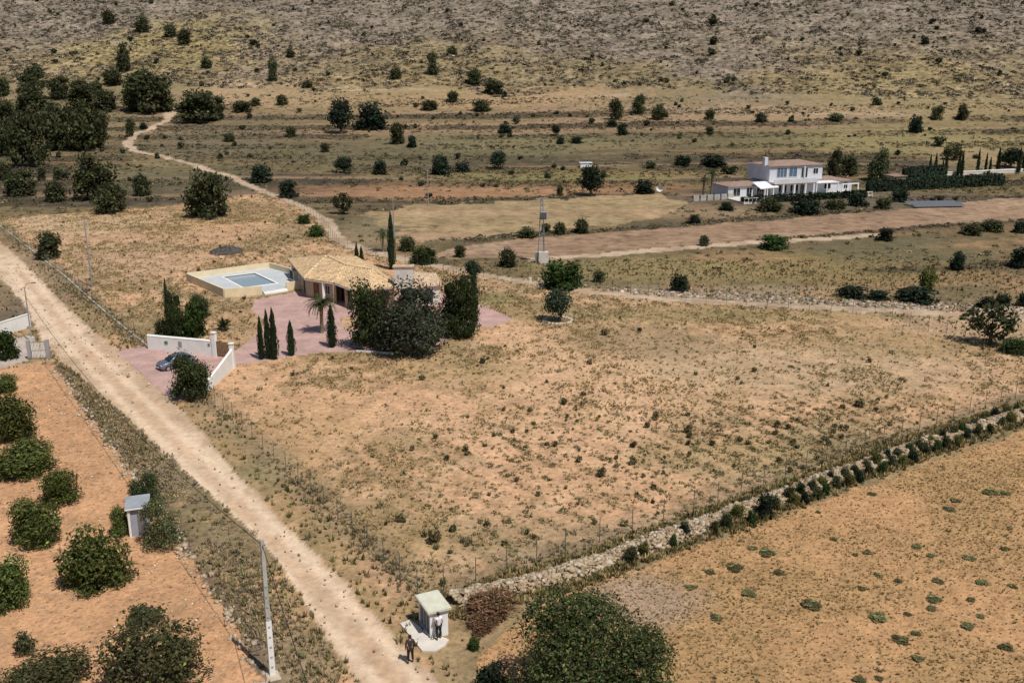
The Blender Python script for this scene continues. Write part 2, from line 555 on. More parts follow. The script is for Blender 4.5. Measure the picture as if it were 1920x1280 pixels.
SOIL = c(.585, .355, .205); DRY = c(.37, .25, .13); OLIVE = c(.225, .175, .098); SCRUB_SHADED = c(.105, .084, .056)  # the scrub tone is darkened to hold the cloud shade as well
ORANGE = c(.46, .255, .14); ROADC = c(.63, .475, .335); GREYH = c(.27, .215, .165); YELG = c(.255, .195, .098)
foot = 392 - .15 * X
m_prop = pip(jx, jy, Z_PROPERTY)
m_orch = pip(jx, jy, Z_ORCHARD)
m_road = pip(X + .45 * (jx - X), Y + .45 * (jy - Y), Z_ROAD)
m_court = pip(X, Y, Z_COURT)
m_pool = pip(X, Y, Z_POOL)
m_pave = pip(X, Y, Z_PAVING) & ~pip(jx, jy, Z_BED)
m_rf = pip(jx, jy, Z_RFIELD)
m_tan = pip(.7 * jx + .3 * kx, .7 * jy + .3 * ky, Z_TAN)
m_yel = pip(kx, ky, Z_YEL) | pip(kx, ky, Z_PALE)
d_tr = pline_dist(jx, jy, TRACK)
trw = np.where(Y > 300, 1.5, np.where(Y > 200, 1.15, 1.5))
m_tr = (d_tr < trw) & ~m_prop | (d_tr < trw * .8)
m_tr2 = pline_dist(jx, jy, TRACK2) < 1.5
m_tr |= pline_dist(jx, jy, CLEARING) < 3.0
m_hill = (Y > foot + 25 + 40 * (nA - .5)) & ~m_tr

# colours of the wild ground by distance up the valley, cloud shade painted into the middle band
near = mix(mix(OLIVE, DRY, sst(.35, .65, nB)), SOIL * .92, sst(.52, .72, nC * .5 + nB * .5))
mid_shaded = mix(mix(SCRUB_SHADED, c(.225, .172, .085), sst(.43, .55, nS)), ORANGE * .72, sst(.60, .74, fbm(X / 80, Y / 12, 25, 4)))
mid_shaded = mix(mid_shaded, c(.155, .13, .066), .6 * sst(.5, .65, nA))
yy_ = Y + 10 * (fbm(X / 70, Y / 70, 5, 2) - 0.5) * sst(190, 260, Y)
q_ = .035 * softplus(yy_ - 190, 28.) / .75
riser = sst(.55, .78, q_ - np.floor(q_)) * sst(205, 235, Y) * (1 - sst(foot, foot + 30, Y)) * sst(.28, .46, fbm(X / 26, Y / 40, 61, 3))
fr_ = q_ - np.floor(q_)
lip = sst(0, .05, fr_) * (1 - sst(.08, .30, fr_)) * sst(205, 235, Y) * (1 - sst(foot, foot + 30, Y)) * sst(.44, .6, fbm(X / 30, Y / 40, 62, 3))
mid_shaded = mid_shaded * (.55 + .78 * fbm(X / 6, Y / 3.6, 71, 4))[:, None]
mid_shaded = mix(mid_shaded, c(.095, .072, .055), .6 * sst(.56, .68, fbm(X / 5, Y / 3.2, 72, 3)))
mid_shaded = mix(mid_shaded, c(.30, .21, .135), .4 * sst(.60, .72, fbm(X / 8, Y / 4, 73, 3)))
up_ = mix(mid_shaded * .88, .88 * mix(c(.25, .19, .10), c(.36, .24, .15), sst(.4, .65, nS)), sst(290, 360, Y))
hillc = mix(mix(GREYH, YELG, sst(.40, .62, nA) * .8), GREYH * c(.97, .99, 1.02), sst(foot + 70, foot + 150, Y + 90 * (nA - .5)) * .9)
hillc = mix(hillc, c(.18, .155, .10), .5 * sst(.52, .70, nC))
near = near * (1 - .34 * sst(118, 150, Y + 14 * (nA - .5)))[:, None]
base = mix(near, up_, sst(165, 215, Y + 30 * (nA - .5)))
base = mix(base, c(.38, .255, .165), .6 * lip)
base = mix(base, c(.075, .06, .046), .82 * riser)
base = mix(base, hillc, sst(foot - 10, foot + 30, Y + 40 * (nA - .5)))
# the fenced plot: dry grass over orange soil
prow = .5 + .5 * np.sin((X * .82 + Y * .57) * 2 * math.pi / 2.1 + 5 * nB)      # old drill rows, parallel to the road
pc = mix(mix(SOIL, DRY, sst(.40, .66, nB * .55 + nC * .3 + prow * .12)), OLIVE * 1.2, .7 * sst(.50, .72, nA * .5 + nB * .5))
nD = fbm(X / 1.1, Y / 1.5, 91, 3)
pc = mix(pc, c(.285, .195, .10), .60 * sst(.47, .66, nD + .25 * (nB - .5)))
pc = mix(pc, c(.62, .43, .27), .35 * sst(.56, .70, fbm(X / 1.6, Y / 1.9, 92, 3)))
base = np.where(m_prop[:, None], pc, base)

def spot(px, py, rx, ry, colour, k, edge=.5):
    """a patch of ground with a colour of its own, where the photo shows it"""
    global base
    p = G(px, py); s = mpp(p)
    a = rx * s; b = ry * s / max(.12, math.sin(dep(p)))
    r = np.sqrt(((X - p[0]) / a) ** 2 + ((Y - p[1]) / b) ** 2) + .9 * (nB - .5) + .35 * (nC - .5)
    base = mix(base, colour, k * (1 - sst(1 - edge, 1 + edge, r)))

BARE = c(.62, .395, .235)
for s_ in [(1130, 715, 170, 70, BARE, .75), (1010, 640, 70, 45, BARE, .6), (1250, 770, 140, 45, BARE, .55), (620, 760, 180, 40, SOIL, .45), (820, 800, 200, 30, BARE, .5),
           (1500, 690, 330, 45, c(.46, .34, .21), .6), (1200, 640, 150, 28, c(.26, .20, .115), .6), (1300, 590, 340, 16, c(.25, .205, .095), .6),
           (1700, 640, 200, 25, c(.30, .22, .11), .6), (720, 1000, 180, 50, c(.36, .25, .125), .5), (1000, 1010, 160, 40, OLIVE * 1.25, .45),
           (1450, 860, 220, 40, c(.33, .26, .125), .5), (550, 820, 120, 60, c(.45, .29, .14), .5), (860, 690, 120, 25, c(.33, .25, .12), .5),
           (920, 560, 60, 14, c(.20, .20, .08), .6), (1050, 905, 200, 20, SOIL, .5),
           (200, 480, 200, 45, c(.47, .315, .20), .6), (420, 440, 150, 20, c(.50, .31, .18), .6), (430, 395, 110, 14, c(.27, .19, .11), .7), (150, 420, 150, 14, c(.50, .375, .235), .6),
           (480, 610, 60, 25, c(.36, .245, .14), .5), (530, 440, 50, 18, c(.28, .21, .12), .6),
           (850, 357, 300, 12, ORANGE * .9, .7), (1180, 352, 120, 10, ORANGE * .7, .6), (1050, 330, 250, 10, c(.24, .205, .085), .7), (850, 430, 70, 14, c(.50, .32, .20), .7),
           (1250, 505, 260, 22, c(.29, .23, .105), .6), (1560, 500, 220, 25, c(.27, .20, .09), .7), (1700, 470, 180, 20, c(.14, .125, .07), .7), (1820, 610, 120, 18, c(.50, .34, .21), .8), (1350, 545, 260, 9, c(.40, .30, .20), .5),
           (560, 170, 250, 12, c(.46, .31, .18), .7), (900, 185, 260, 10, c(.46, .30, .17), .7), (250, 120, 300, 14, c(.40, .29, .17), .6), (300, 95, 180, 26, c(.35, .27, .11), .7), (760, 135, 260, 25, YELG * 1.1, .7),
           (1700, 165, 240, 28, YELG * 1.2, .8), (1450, 215, 250, 8, c(.42, .29, .18), .6), (1650, 265, 300, 16, c(.30, .25, .115), .7), (1250, 262, 260, 12, c(.15, .125, .07), .7), (700, 285, 320, 22, c(.15, .128, .075), .7),
           (980, 270, 250, 14, c(.22, .19, .10), .6), (400, 260, 140, 30, c(.17, .14, .09), .7), (250, 320, 100, 14, c(.24, .20, .10), .6), (320, 335, 120, 18, c(.15, .13, .08), .6), (110, 225, 160, 70, c(.20, .165, .09), .5),
           (1600, 375, 250, 14, c(.16, .125, .09), .8), (1850, 300, 110, 18, c(.40, .30, .16), .6), (1300, 395, 130, 14, c(.34, .235, .15), .6),
           (620, 560, 70, 30, c(.42, .28, .17), .4), (700, 430, 60, 30, c(.26, .21, .13), .6),
           (300, 860, 60, 60, c(.25, .19, .125), .6), (430, 1050, 70, 60, c(.27, .20, .12), .5), (560, 1230, 80, 60, c(.29, .22, .15), .6), (600, 1180, 60, 40, c(.26, .20, .10), .5),
           (1200, 1135, 100, 28, c(.38, .31, .27), .8), (870, 1230, 70, 45, c(.36, .255, .14), .5), (40, 590, 60, 60, c(.17, .13, .10), .7), (480, 900, 60, 60, c(.26, .22, .115), .5)]:
    spot(*s_)
# verge strips: grey-brown dead growth along the orchard wall
d_or = pline_dist(X, Y, [p for p in Z_ORCHARD[2:12]])
base = mix(base, c(.15, .11, .08), .75 * (1 - sst(.4, 1.4, d_or + 1.5 * (nC - .5))) * (~m_orch))
d_fence = pline_dist(X, Y, W((0, 425), (385, 745), (785, 1110), (830, 1112), (1300, 960), (1920, 745)))
base = mix(base, c(.25, .195, .12), .45 * (1 - sst(.5, 2.2, d_fence + 1.6 * (nC - .5))))
# overgrown field banks in the valley
d_bank = np.minimum(np.minimum(pline_dist(X, Y, W((870, 450), (1000, 440), (1220, 427), (1400, 411), (1620, 394))), pline_dist(X, Y, W((1130, 474), (1300, 460), (1500, 444), (1700, 427), (1920, 411)))),
                    np.minimum(pline_dist(X, Y, W((690, 397), (900, 375), (1250, 364))), pline_dist(X, Y, W((1640, 508), (1780, 502), (1930, 494)))))
bank_ = 1 - sst(.8, 3.2, d_bank + 2.5 * (nC - .5) + 2 * (nB - .5))
base = mix(base, c(.085, .068, .048), .75 * bank_)
# pale lines of old tracks along the hill foot
for ln, k_ in ((((430, 158), (640, 166), (830, 169)), .7), (((1230, 204), (1500, 213), (1720, 214)), .6), (((-20, 120), (120, 118), (300, 141)), .6), (((1100, 181), (1180, 178)), .7)):
    dl = pline_dist(X, Y, W(*ln))
    base = mix(base, c(.44, .34, .24), k_ * (1 - sst(.6, 2.0, dl + 1.6 * (nC - .5))))
# road: pale compacted earth with faint wheel tracks and bitty patches
rc = mix(ROADC, c(.55, .39, .255), .7 * sst(.50, .70, nB))
rc = mix(rc, c(.42, .27, .17), .5 * sst(.60, .70, fbm(X / 1.6, Y / 3.5, 31, 3)))
d_c = pline_dist(X, Y, W((30, 500), (150, 650), (360, 860), (555, 1060), (745, 1275)))
rc = mix(rc, c(.52, .345, .215), .55 * (1 - sst(.0, .55, np.abs(d_c - .1) + .8 * (nC - .5))))
rc = mix(rc, ROADC * 1.12, .8 * (1 - sst(.1, .55, np.abs(d_c - 1.05) + .5 * (nC - .5))))
rc = mix(rc, c(.44, .31, .20), .6 * sst(1.7, 2.6, d_c + 1.6 * (nC - .5) + 1.5 * (nB - .5)) * sst(.45, .6, nB))
base = np.where(m_road[:, None], rc, base)
base = np.where((m_tr | m_tr2)[:, None], mix(c(.50, .385, .27), c(.40, .29, .20), sst(.4, .65, nC)), base)
base = np.where(m_court[:, None], mix(c(.50, .44, .38), c(.42, .34, .28), nC), base)
oc = mix(c(.61, .345, .185), c(.53, .30, .16), sst(.35, .65, nB))
oc = mix(oc, c(.38, .245, .14), .45 * sst(.58, .70, fbm(X / .9, Y / .9, 33, 3)))
base = np.where(m_orch[:, None], oc, base)
# right field: orange soil under thin stubble, more stubble up the slope
rows = .5 + .5 * np.sin((X * .52 - Y * .85) * 2 * math.pi / 1.15 + 3 * nB)
fc = mix(c(.52, .30, .15), c(.43, .265, .125), sst(.3, .7, nB))
fc = mix(fc, c(.345, .25, .105), .75 * sst(74, 108, Y + 26 * (nA - .5)))
fc = mix(fc, c(.33, .20, .10), .30 * rows * sst(.4, .7, nC + .2 * nB))
base = np.where(m_rf[:, None], fc, base)
p_ = G(1215, 1128); r_ = np.hypot((X - p_[0]) / 5.0, (Y - p_[1]) / 4.0) + .8 * (nB - .5)
base = mix(base, c(.39, .30, .235), .6 * (1 - sst(.6, 1.2, r_)) * (m_rf | ~m_prop))
tc_ = mix(c(.365, .25, .165), c(.305, .20, .13), sst(.35, .65, nA)); tc_ = tc_ * (1 - .06 * np.sin((X * .25 + Y) * 2.2))[:, None]
base = np.where(m_tan[:, None], tc_, base)
base = np.where(m_yel[:, None], mix(c(.335, .245, .135), c(.37, .25, .15), sst(.4, .6, nS)), base)
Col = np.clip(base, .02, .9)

road_low = np.where(m_road, -.05, 0) + np.where(m_pave, .03, 0)
# an earth bank falls from the road verge to the orchard
Z = Z + road_low
zone = np.zeros(X.shape, int)
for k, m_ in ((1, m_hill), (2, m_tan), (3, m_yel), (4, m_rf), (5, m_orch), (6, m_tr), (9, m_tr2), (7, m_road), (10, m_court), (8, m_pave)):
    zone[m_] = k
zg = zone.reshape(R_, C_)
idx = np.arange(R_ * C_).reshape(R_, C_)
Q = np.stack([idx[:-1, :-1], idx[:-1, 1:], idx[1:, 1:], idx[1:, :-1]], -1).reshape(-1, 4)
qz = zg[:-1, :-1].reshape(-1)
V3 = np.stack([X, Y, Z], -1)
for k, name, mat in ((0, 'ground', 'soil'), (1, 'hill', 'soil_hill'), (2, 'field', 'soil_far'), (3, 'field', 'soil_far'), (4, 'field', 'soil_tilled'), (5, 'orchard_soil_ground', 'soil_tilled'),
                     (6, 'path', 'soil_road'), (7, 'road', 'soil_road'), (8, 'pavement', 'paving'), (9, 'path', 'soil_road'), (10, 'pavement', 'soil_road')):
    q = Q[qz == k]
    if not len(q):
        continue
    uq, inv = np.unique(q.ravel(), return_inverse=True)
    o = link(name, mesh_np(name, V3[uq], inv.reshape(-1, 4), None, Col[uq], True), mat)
    structure(o)
LABELS_SETTING = None

# ------------------------------------------------------------------ foliage meshes
def norm(v):
    return v / (np.linalg.norm(v, axis=-1, keepdims=True) + 1e-9)

ICO = None
def ico():
    global ICO
    if ICO is None:
        bm = bmesh.new(); bmesh.ops.create_icosphere(bm, subdivisions=1, radius=1)
        bm.verts.ensure_lookup_table()
        ICO = (np.array([v.co[:] for v in bm.verts]), np.array([[v.index for v in f.verts] for f in bm.faces])); bm.free()
    return ICO

def leaves(r, P, N, size, asp, colour, cvar, up=.35):
    """a leaf-shaped quad at every point P, facing roughly N"""
    n = len(P)
    d = norm(N + .9 * r.normal(size=(n, 3)) + np.array([0, 0, up]))
    t = norm(np.cross(d, norm(r.normal(size=(n, 3)))))
    b = np.cross(d, t)
    s = size * r.uniform(.6, 1.35, (n, 1))
    V = np.stack([P - t * s * asp, P - b * s * .6, P + t * s * asp, P + b * s * .6], 1).reshape(-1, 3)
    Qd = np.arange(n * 4).reshape(-1, 4)
    cc = colour * np.exp(cvar * r.normal(size=(n, 1))) * (1 + .12 * r.normal(size=(n, 3)))
    return V, Qd, np.repeat(np.clip(cc, .004, .9), 4, 0)

def crown_mesh(name, seed, n, size, colour, nl=14, spread=.62, rl=(.32, .55), asp=1.1, cvar=.35, tips=0, tipc=None, flat=1.0, core=.72, light=None, sparse=0.0, skirt=0):
    """a crown of leaf clumps round nl lobes; unit half-width 1, stands on z = 0, 2 high"""
    r = rng(seed)
    C = norm(r.normal(size=(nl, 3))) * (r.uniform(.3, 1, (nl, 1)) ** .5) * spread
    C[:, 2] *= .95
    Rl = r.uniform(*rl, nl)
    C = np.concatenate([C, [[0, 0, -.1]]]); Rl = np.append(Rl, spread * .85)
    if skirt:                                                      # low clumps all round, down to the ground
        a_ = np.arange(skirt) * 2 * math.pi / skirt + r.uniform(-.3, .3, skirt)
        C = np.concatenate([C, np.stack([np.cos(a_) * .56, np.sin(a_) * .56, r.uniform(-.72, -.5, skirt)], -1)]); Rl = np.concatenate([Rl, r.uniform(.30, .42, skirt)])
    k = r.choice(len(C), n, p=Rl ** 2 / np.sum(Rl ** 2))
    D = norm(r.normal(size=(n, 3)))
    D[:, 2] = np.where(r.random(n) < .3, np.abs(D[:, 2]), D[:, 2])
    P = C[k] + D * (Rl[k] * np.where(r.random(n) < .16, r.uniform(1.05, 1.28, n), r.uniform(.62, 1.08, n)))[:, None]
    inside = np.zeros(n, bool)
    for j in range(len(C)):
        inside |= (np.linalg.norm(P - C[j], axis=1) < Rl[j] * .58)
    if sparse:
        cell = np.floor(P * 3.2).astype(int)
        inside |= _hash(cell[:, 0] + 7 * cell[:, 2], cell[:, 1], seed) < sparse
    P = P[~inside]; D = D[~inside]; kk = k[~inside]
    tone = r.uniform(.78, 1.28, len(C))
    V, Qd, cc = leaves(r, P, D, size, asp, colour, cvar)
    cc = cc * np.repeat(tone[kk], 4)[:, None]
    if light is not None:
        g = np.repeat(r.random(len(P)) < .18, 4)
        cc[g] = light * np.repeat(np.exp(.2 * r.normal(size=len(P))), 4)[g][:, None]
    Vs = [V]; Qs = [Qd]; Cs = [cc]; Ts = []
    off = len(V)
    if tips:                                                       # upright shoots that break the outline
        a = norm(r.normal(size=(tips, 3)) + np.array([0, 0, .5]))
        a[:, 2] = np.abs(a[:, 2]) * .9 + .1
        B = a * .72; E_ = a * r.uniform(.92, 1.07, (tips, 1)) + np.array([0, 0, .05])
        sd_ = norm(np.cross(a, norm(r.normal(size=(tips, 3))))) * size * .28
        V2 = np.stack([B - sd_, B + sd_, E_ + sd_ * .3, E_ - sd_ * .3], 1).reshape(-1, 3)
        tc2 = (tipc if tipc is not None else colour * 1.5) * np.exp(.3 * r.normal(size=(tips, 1)))
        Vs.append(V2); Qs.append(off + np.arange(tips * 4).reshape(-1, 4)); Cs.append(np.repeat(tc2, 4, 0)); off += len(V2)
    iv, it = ico()
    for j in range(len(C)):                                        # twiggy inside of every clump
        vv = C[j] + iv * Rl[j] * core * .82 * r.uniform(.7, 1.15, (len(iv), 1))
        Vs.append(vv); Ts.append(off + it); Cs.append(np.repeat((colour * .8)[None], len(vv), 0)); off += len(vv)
    V = np.concatenate(Vs)
    q_ = Vs[0]
    V[:, :2] *= .95 / np.percentile(np.abs(q_[:, :2]), 98.5)
    V[:, 2] *= 1.0 / np.percentile(q_[:, 2], 99.3)
    V[:, 2] = np.maximum(V[:, 2] * flat, -.985) + 1.0
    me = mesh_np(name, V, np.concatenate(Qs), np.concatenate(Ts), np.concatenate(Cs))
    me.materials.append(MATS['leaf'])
    return me

def cypress_mesh(name, seed, n, size, colour, tips=1):
    r = rng(seed)
    z = r.random(n) ** .8
    prof = np.where(z < .12, .55 + z / .12 * .45, np.clip(1 - ((z - .12) / .88) ** 1.9, 0, 1) ** .8)
    th = r.uniform(0, 2 * math.pi, n)
    wob = 1 + .16 * np.sin(th * 3 + z * 9 + seed) + .12 * np.sin(z * 23 + th)
    rad = prof * wob * r.uniform(.72, 1.05, n)
    P = np.stack([rad * np.cos(th), rad * np.sin(th), z * 2], -1)
    D = np.stack([np.cos(th), np.sin(th), .3 + 0 * z], -1)
    V, Qd, cc = leaves(r, P, D, size, 1.3, colour, .35, .5)
    zz = np.linspace(0, 1.93, 9); pr = np.interp(zz / 2, [0, .12, .5, .8, 1], [.35, .7, .58, .33, .05])
    ring = []
    for a, b in zip(zz, pr):
        ring += [(b * math.cos(t), b * math.sin(t), a) for t in np.linspace(0, 2 * math.pi, 9)[:-1]]
    off = len(V)
    q2 = [[off + i * 8 + k, off + i * 8 + (k + 1) % 8, off + (i + 1) * 8 + (k + 1) % 8, off + (i + 1) * 8 + k] for i in range(8) for k in range(8)]
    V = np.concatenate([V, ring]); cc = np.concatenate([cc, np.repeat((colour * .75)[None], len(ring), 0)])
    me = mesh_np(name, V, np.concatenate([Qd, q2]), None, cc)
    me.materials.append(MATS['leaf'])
    return me

def trunk_mesh(name, seed, mat, r0=.10, top=1.25, limbs=6, lean=.08, fork=.45):
    """tapered trunk with limbs that reach into the crown"""
    r = rng(seed); mb = MB()
    bx, by = r.normal(size=2) * lean
    mb.tube([(0, 0, -.12), (bx * .3, by * .3, .25), (bx, by, fork), (bx * 1.5, by * 1.5, top)], [r0 * 1.35, r0, r0 * .75, r0 * .2], 7)
    for k in range(limbs):
        a = k * 2 * math.pi / limbs + r.uniform(-.4, .4); z0 = fork * r.uniform(.6, 1.3); L = r.uniform(.45, .75)
        mb.tube([(bx, by, z0), (bx + .45 * L * math.cos(a), by + .45 * L * math.sin(a), z0 + .25), (bx + L * math.cos(a), by + L * math.sin(a), z0 + .55)], [r0 * .5, r0 * .33, r0 * .1], 5)
    me = mb.mesh(name); me.materials.append(MATS[mat])
    return me

K_ORCH = c(0.081, 0.101, 0.029); K_OLIVE = c(0.090, 0.096, 0.040); K_PINE = c(0.060, 0.068, 0.031); K_CAROB = c(0.049, 0.065, 0.026)
K_CYP = c(0.030, 0.045, 0.021); K_GREY = c(0.078, 0.092, 0.058); K_BUSH = c(0.065, 0.072, 0.034); K_DARK = c(0.025, 0.036, 0.022); K_YEL = c(.11, .115, .035); K_DEAD = c(.17, .105, .055)
KINDS = {}
def kind(key, meshes, trunk=None, stem=0.0, name='shrub', part='crown'):
    KINDS[key] = dict(m=meshes, t=trunk, stem=stem, name=name, part=part)

T_SHORT = [trunk_mesh('short_trunk', 3, 'bark', .09, 1.2, 6, .06, .35), trunk_mesh('short_trunk', 4, 'pale_bark', .11, 1.2, 5, .10, .40)]
T_TALL = [trunk_mesh('tall_trunk', 5, 'bark', .06, 1.5, 7, .05, .7), trunk_mesh('tall_trunk', 6, 'bark', .065, 1.5, 6, .08, .6)]
T_THIN = [trunk_mesh('thin_trunk', 7, 'bark', .16, 1.7, 0, .01, .8)]
kind('orchard', [crown_mesh('orchard_crown', 10 + i, 6000, .044, K_ORCH, 13, .6, (.30, .5), 1.5, .42, 0, None, skirt=6, light=c(.115, .13, .042), core=.6) for i in range(3)], T_SHORT, .03, 'orchard_tree')
kind('olive', [crown_mesh('olive_crown', 20 + i, 7500, .034, K_OLIVE, 16, .66, (.26, .44), 1.3, .40, 0, None, sparse=.08, skirt=5, light=c(.115, .13, .065), core=.30) for i in range(2)], T_SHORT, .05, 'olive_tree')
kind('carob', [crown_mesh('carob_crown', 30 + i, 5600, .043, K_CAROB, 15, .62, (.30, .5), 1.1, .38, light=c(.075, .088, .034), skirt=6) for i in range(3)], T_SHORT, .06, 'broadleaf_tree')
kind('big', [crown_mesh('big_crown', 38, 42000, .0175, c(.052, .066, .024), 34, .70, (.20, .36), 1.3, .45, 0, None, light=c(.12, .132, .055), sparse=.06, skirt=6, core=.32)], T_SHORT, .08, 'broadleaf_tree')
kind('greytree', [crown_mesh('grey_crown', 40 + i, 8500, .033, K_GREY, 18, .66, (.26, .46), 1.2, .36, skirt=7, light=c(.065, .075, .05)) for i in range(2)], T_SHORT, .05, 'olive_tree')
kind('pine', [crown_mesh('pine_crown', 50 + i, 2800, .066, K_PINE, 11, .68, (.20, .48), 1.2, .38, light=c(.095, .102, .046), sparse=.12, skirt=4) for i in range(4)], T_TALL, .03, 'pine_tree')
kind('bush', [crown_mesh('bush_crown', 60 + i, 1300, .095, K_BUSH, 9, .56, (.34, .55), 1.2, .40, 60, skirt=5) for i in range(4)], None, 0, 'shrub')
kind('darkbush', [crown_mesh('dark_bush_crown', 66 + i, 1300, .095, K_DARK, 9, .56, (.36, .56), 1.2, .35, skirt=5) for i in range(3)], None, 0, 'shrub')
kind('greenbush', [crown_mesh('green_bush_crown', 72 + i, 1800, .08, c(.038, .064, .018), 11, .58, (.34, .55), 1.1, .36, skirt=6) for i in range(2)], None, 0, 'shrub')
kind('yellowbush', [crown_mesh('yellow_bush_crown', 76, 1300, .085, K_YEL, 10, .60, (.32, .5), 1.2, .35, 80, sparse=.05, core=.85)], None, 0, 'shrub')
kind('roundtree', [crown_mesh('round_crown', 80, 2000, .075, K_DARK * 1.15, 14, .5, (.42, .55), 1.1, .32)], T_SHORT, .05, 'broadleaf_tree')
kind('lone', [crown_mesh('lone_crown', 81, 2600, .065, K_DARK * 1.5, 14, .52, (.40, .55), 1.1, .36, light=c(.06, .072, .034))], T_SHORT, .22, 'broadleaf_tree')
kind('column', [crown_mesh('column_crown', 84, 8000, .035, c(.040, .055, .022), 18, .62, (.34, .5), 1.2, .36, light=c(.07, .082, .028), skirt=7)], T_THIN, .02, 'evergreen_tree')
kind('sparse', [crown_mesh('sparse_crown', 86 + i, 1100, .075, K_BUSH, 12, .68, (.2, .36), 1.3, .4, 0, None, core=.3, sparse=.2) for i in range(2)], T_SHORT, .02, 'sapling')
kind('cypress', [cypress_mesh('cypress_crown', 90 + i, 1300, .075, K_CYP) for i in range(3)], T_THIN, .01, 'cypress_tree')
kind('dead', [crown_mesh('dead_crown', 96, 2600, .05, K_DEAD, 16, .66, (.22, .4), 1.6, .45, 200, c(.2, .12, .07), core=.5)], None, 0, 'dead_shrub')
kind('tiny', [crown_mesh('tiny_crown', 100 + i, 260, .2, c(.058, .064, .034), 6, .5, (.4, .6), 1.1, .35) for i in range(5)], None, 0, 'shrub')
kind('weed', [crown_mesh('weed_crown', 110 + i, 150, .22, c(.135, .118, .058), 6, .58, (.3, .5), 1.6, .42, 20, core=.55) for i in range(5)], None, 0, 'weed_clump')
kind('flatweed', [crown_mesh('flat_weed_crown', 120 + i, 320, .15, c(.14, .13, .06), 9, .66, (.26, .42), 1.5, .35, core=.5) for i in range(4)], None, 0, 'weed_clump')

pick = rng(5)
def plant(key, px, yb, w, h, label, cat=None, group=None, name=None, minb=.33):
    """a plant whose outline in the photo is w x h pixels and ends at yb: sized and stood on the terrain in metres"""
    K = KINDS[key]
    g = G(px, yb)
    for _ in range(2):
        s = mpp(g); d = dep(g)
        a = w / 2 * s; hs = h / 2 * s
        b = math.sqrt(max(hs * hs - (a * math.sin(d)) ** 2, (minb * a) ** 2)) / max(math.cos(d), .3)
        g = G(px, yb - h / 2 + b * math.cos(d) / s)
    rz = pick.uniform(0, 6.28)
    me = K['m'][pick.integers(len(K['m']))]
    nm = name or K['name']
    cat = cat or ('tree' if K['t'] else 'shrub')
    g = np.array([g[0], g[1], h1(g[0], g[1])])
    if K['t'] is None:
        o = link(nm, me, None, None, (g[0], g[1], g[2] - .02 * b), rz, (a, a * pick.uniform(.92, 1.08), b))
        return tag(o, label, cat, group)
    o = thing(nm, label, cat, (g[0], g[1], g[2]), rz, group)
    o.scale = (a, a, b)
    st = K['stem'] * 2
    link(K['part'], me, None, o, (0, 0, st), None, (1, 1, 1 - st / 2))
    link('trunk', K['t'][pick.integers(len(K['t']))], None, o)
    return o
# ---- PART 2 BELOW ----

# ------------------------------------------------------------------ labels of the setting
SET_LABELS = {'ground': ('dry grass and bare orange soil of the valley and the fenced plot', 'ground'),
              'hill': ('rocky grey hillside with yellow-green grass along its foot', 'hill'),
              'road': ('broad pale dirt road running beside the fenced plot', 'road'),
              'orchard_soil_ground': ('bare tilled orange soil of the orchard beside the dirt road', 'orchard ground')}
FIELD_L = ['ploughed tan field strip in the middle of the valley', 'pale yellow stubble field below the round dark tree', 'orange stubble field below the rubble wall']
PATH_L = ['narrow pale track along the far side of the plot up to the pine wood', 'thin pale path along the lower edge of the ploughed field']
PAVE_L = ['pale concrete forecourt behind the grey metal gate', 'pink brick paving of the driveway and forecourt of the villa']
fi = pi_ = vi = 0
fields = [o for o in scene.objects if o.name.startswith('field')]
for o in list(scene.objects):
    if o.type != 'MESH' or o.parent:
        continue
    stem_ = o.name.split('.')[0]
    if stem_ in SET_LABELS:
        o['label'], o['category'] = SET_LABELS[stem_]
    elif stem_ == 'field':
        o['label'], o['category'] = FIELD_L[fi], 'field'; fi += 1
    elif stem_ == 'path':
        o['label'], o['category'] = PATH_L[pi_], 'path'; pi_ += 1
    elif stem_ == 'pavement':
        o['label'], o['category'] = PAVE_L[1 - vi], 'pavement'; vi += 1

# ------------------------------------------------------------------ measuring helpers
def TH(p, py):
    """height above sea of the row py of the photo at the distance of point p"""
    v = (py - 640) / F_PX
    return CAM_H + p[1] * (-math.sin(PITCH) - v * math.cos(PITCH)) / (math.cos(PITCH) - v * math.sin(PITCH))

def unit(v):
    v = np.asarray(v, float)[:2]
    return v / np.linalg.norm(v)

def ang(v):
    return math.atan2(v[1], v[0])

def opening(parent, p0, p1, t, w, z0, z1, pane='glass_dark', frame='white_paint', name='window', bars=0):
    """a window or door on the wall p0 -> p1 (outside on the right): frame proud of the wall, pane set back inside it"""
    p0 = np.asarray(p0)[:2]; p1 = np.asarray(p1)[:2]
    d = unit(p1 - p0); n = np.array([d[1], -d[0]])
    q = p0 + (p1 - p0) * t; a = ang(d); zc = (z0 + z1) / 2; hh = z1 - z0
    mb = MB(); f = .07
    for s in (-1, 1):
        e = q + d * s * (w / 2 - f / 2) + n * .02
        mb.box((e[0], e[1], zc), (f, .12, hh), a)
    for zz in (z0 + f / 2, z1 - f / 2):
        e = q + n * .018
        mb.box((e[0], e[1], zz), (w - 2 * f, .115, f), a)
    for k in range(bars):
        e = q + d * (-(w / 2) + w * (k + 1) / (bars + 1)) + n * .03
        mb.box((e[0], e[1], zc), (.05, .06, hh - 2 * f), a)
    fr = mb.build(name, frame, parent)
    e = q + n * .012
    MB().box((e[0], e[1], zc), (w - 2 * f, .05, hh - 2 * f), a).build('pane', pane, fr)
    return fr

def local(parent, p):
    return np.asarray(p, float) - np.array(parent.location)

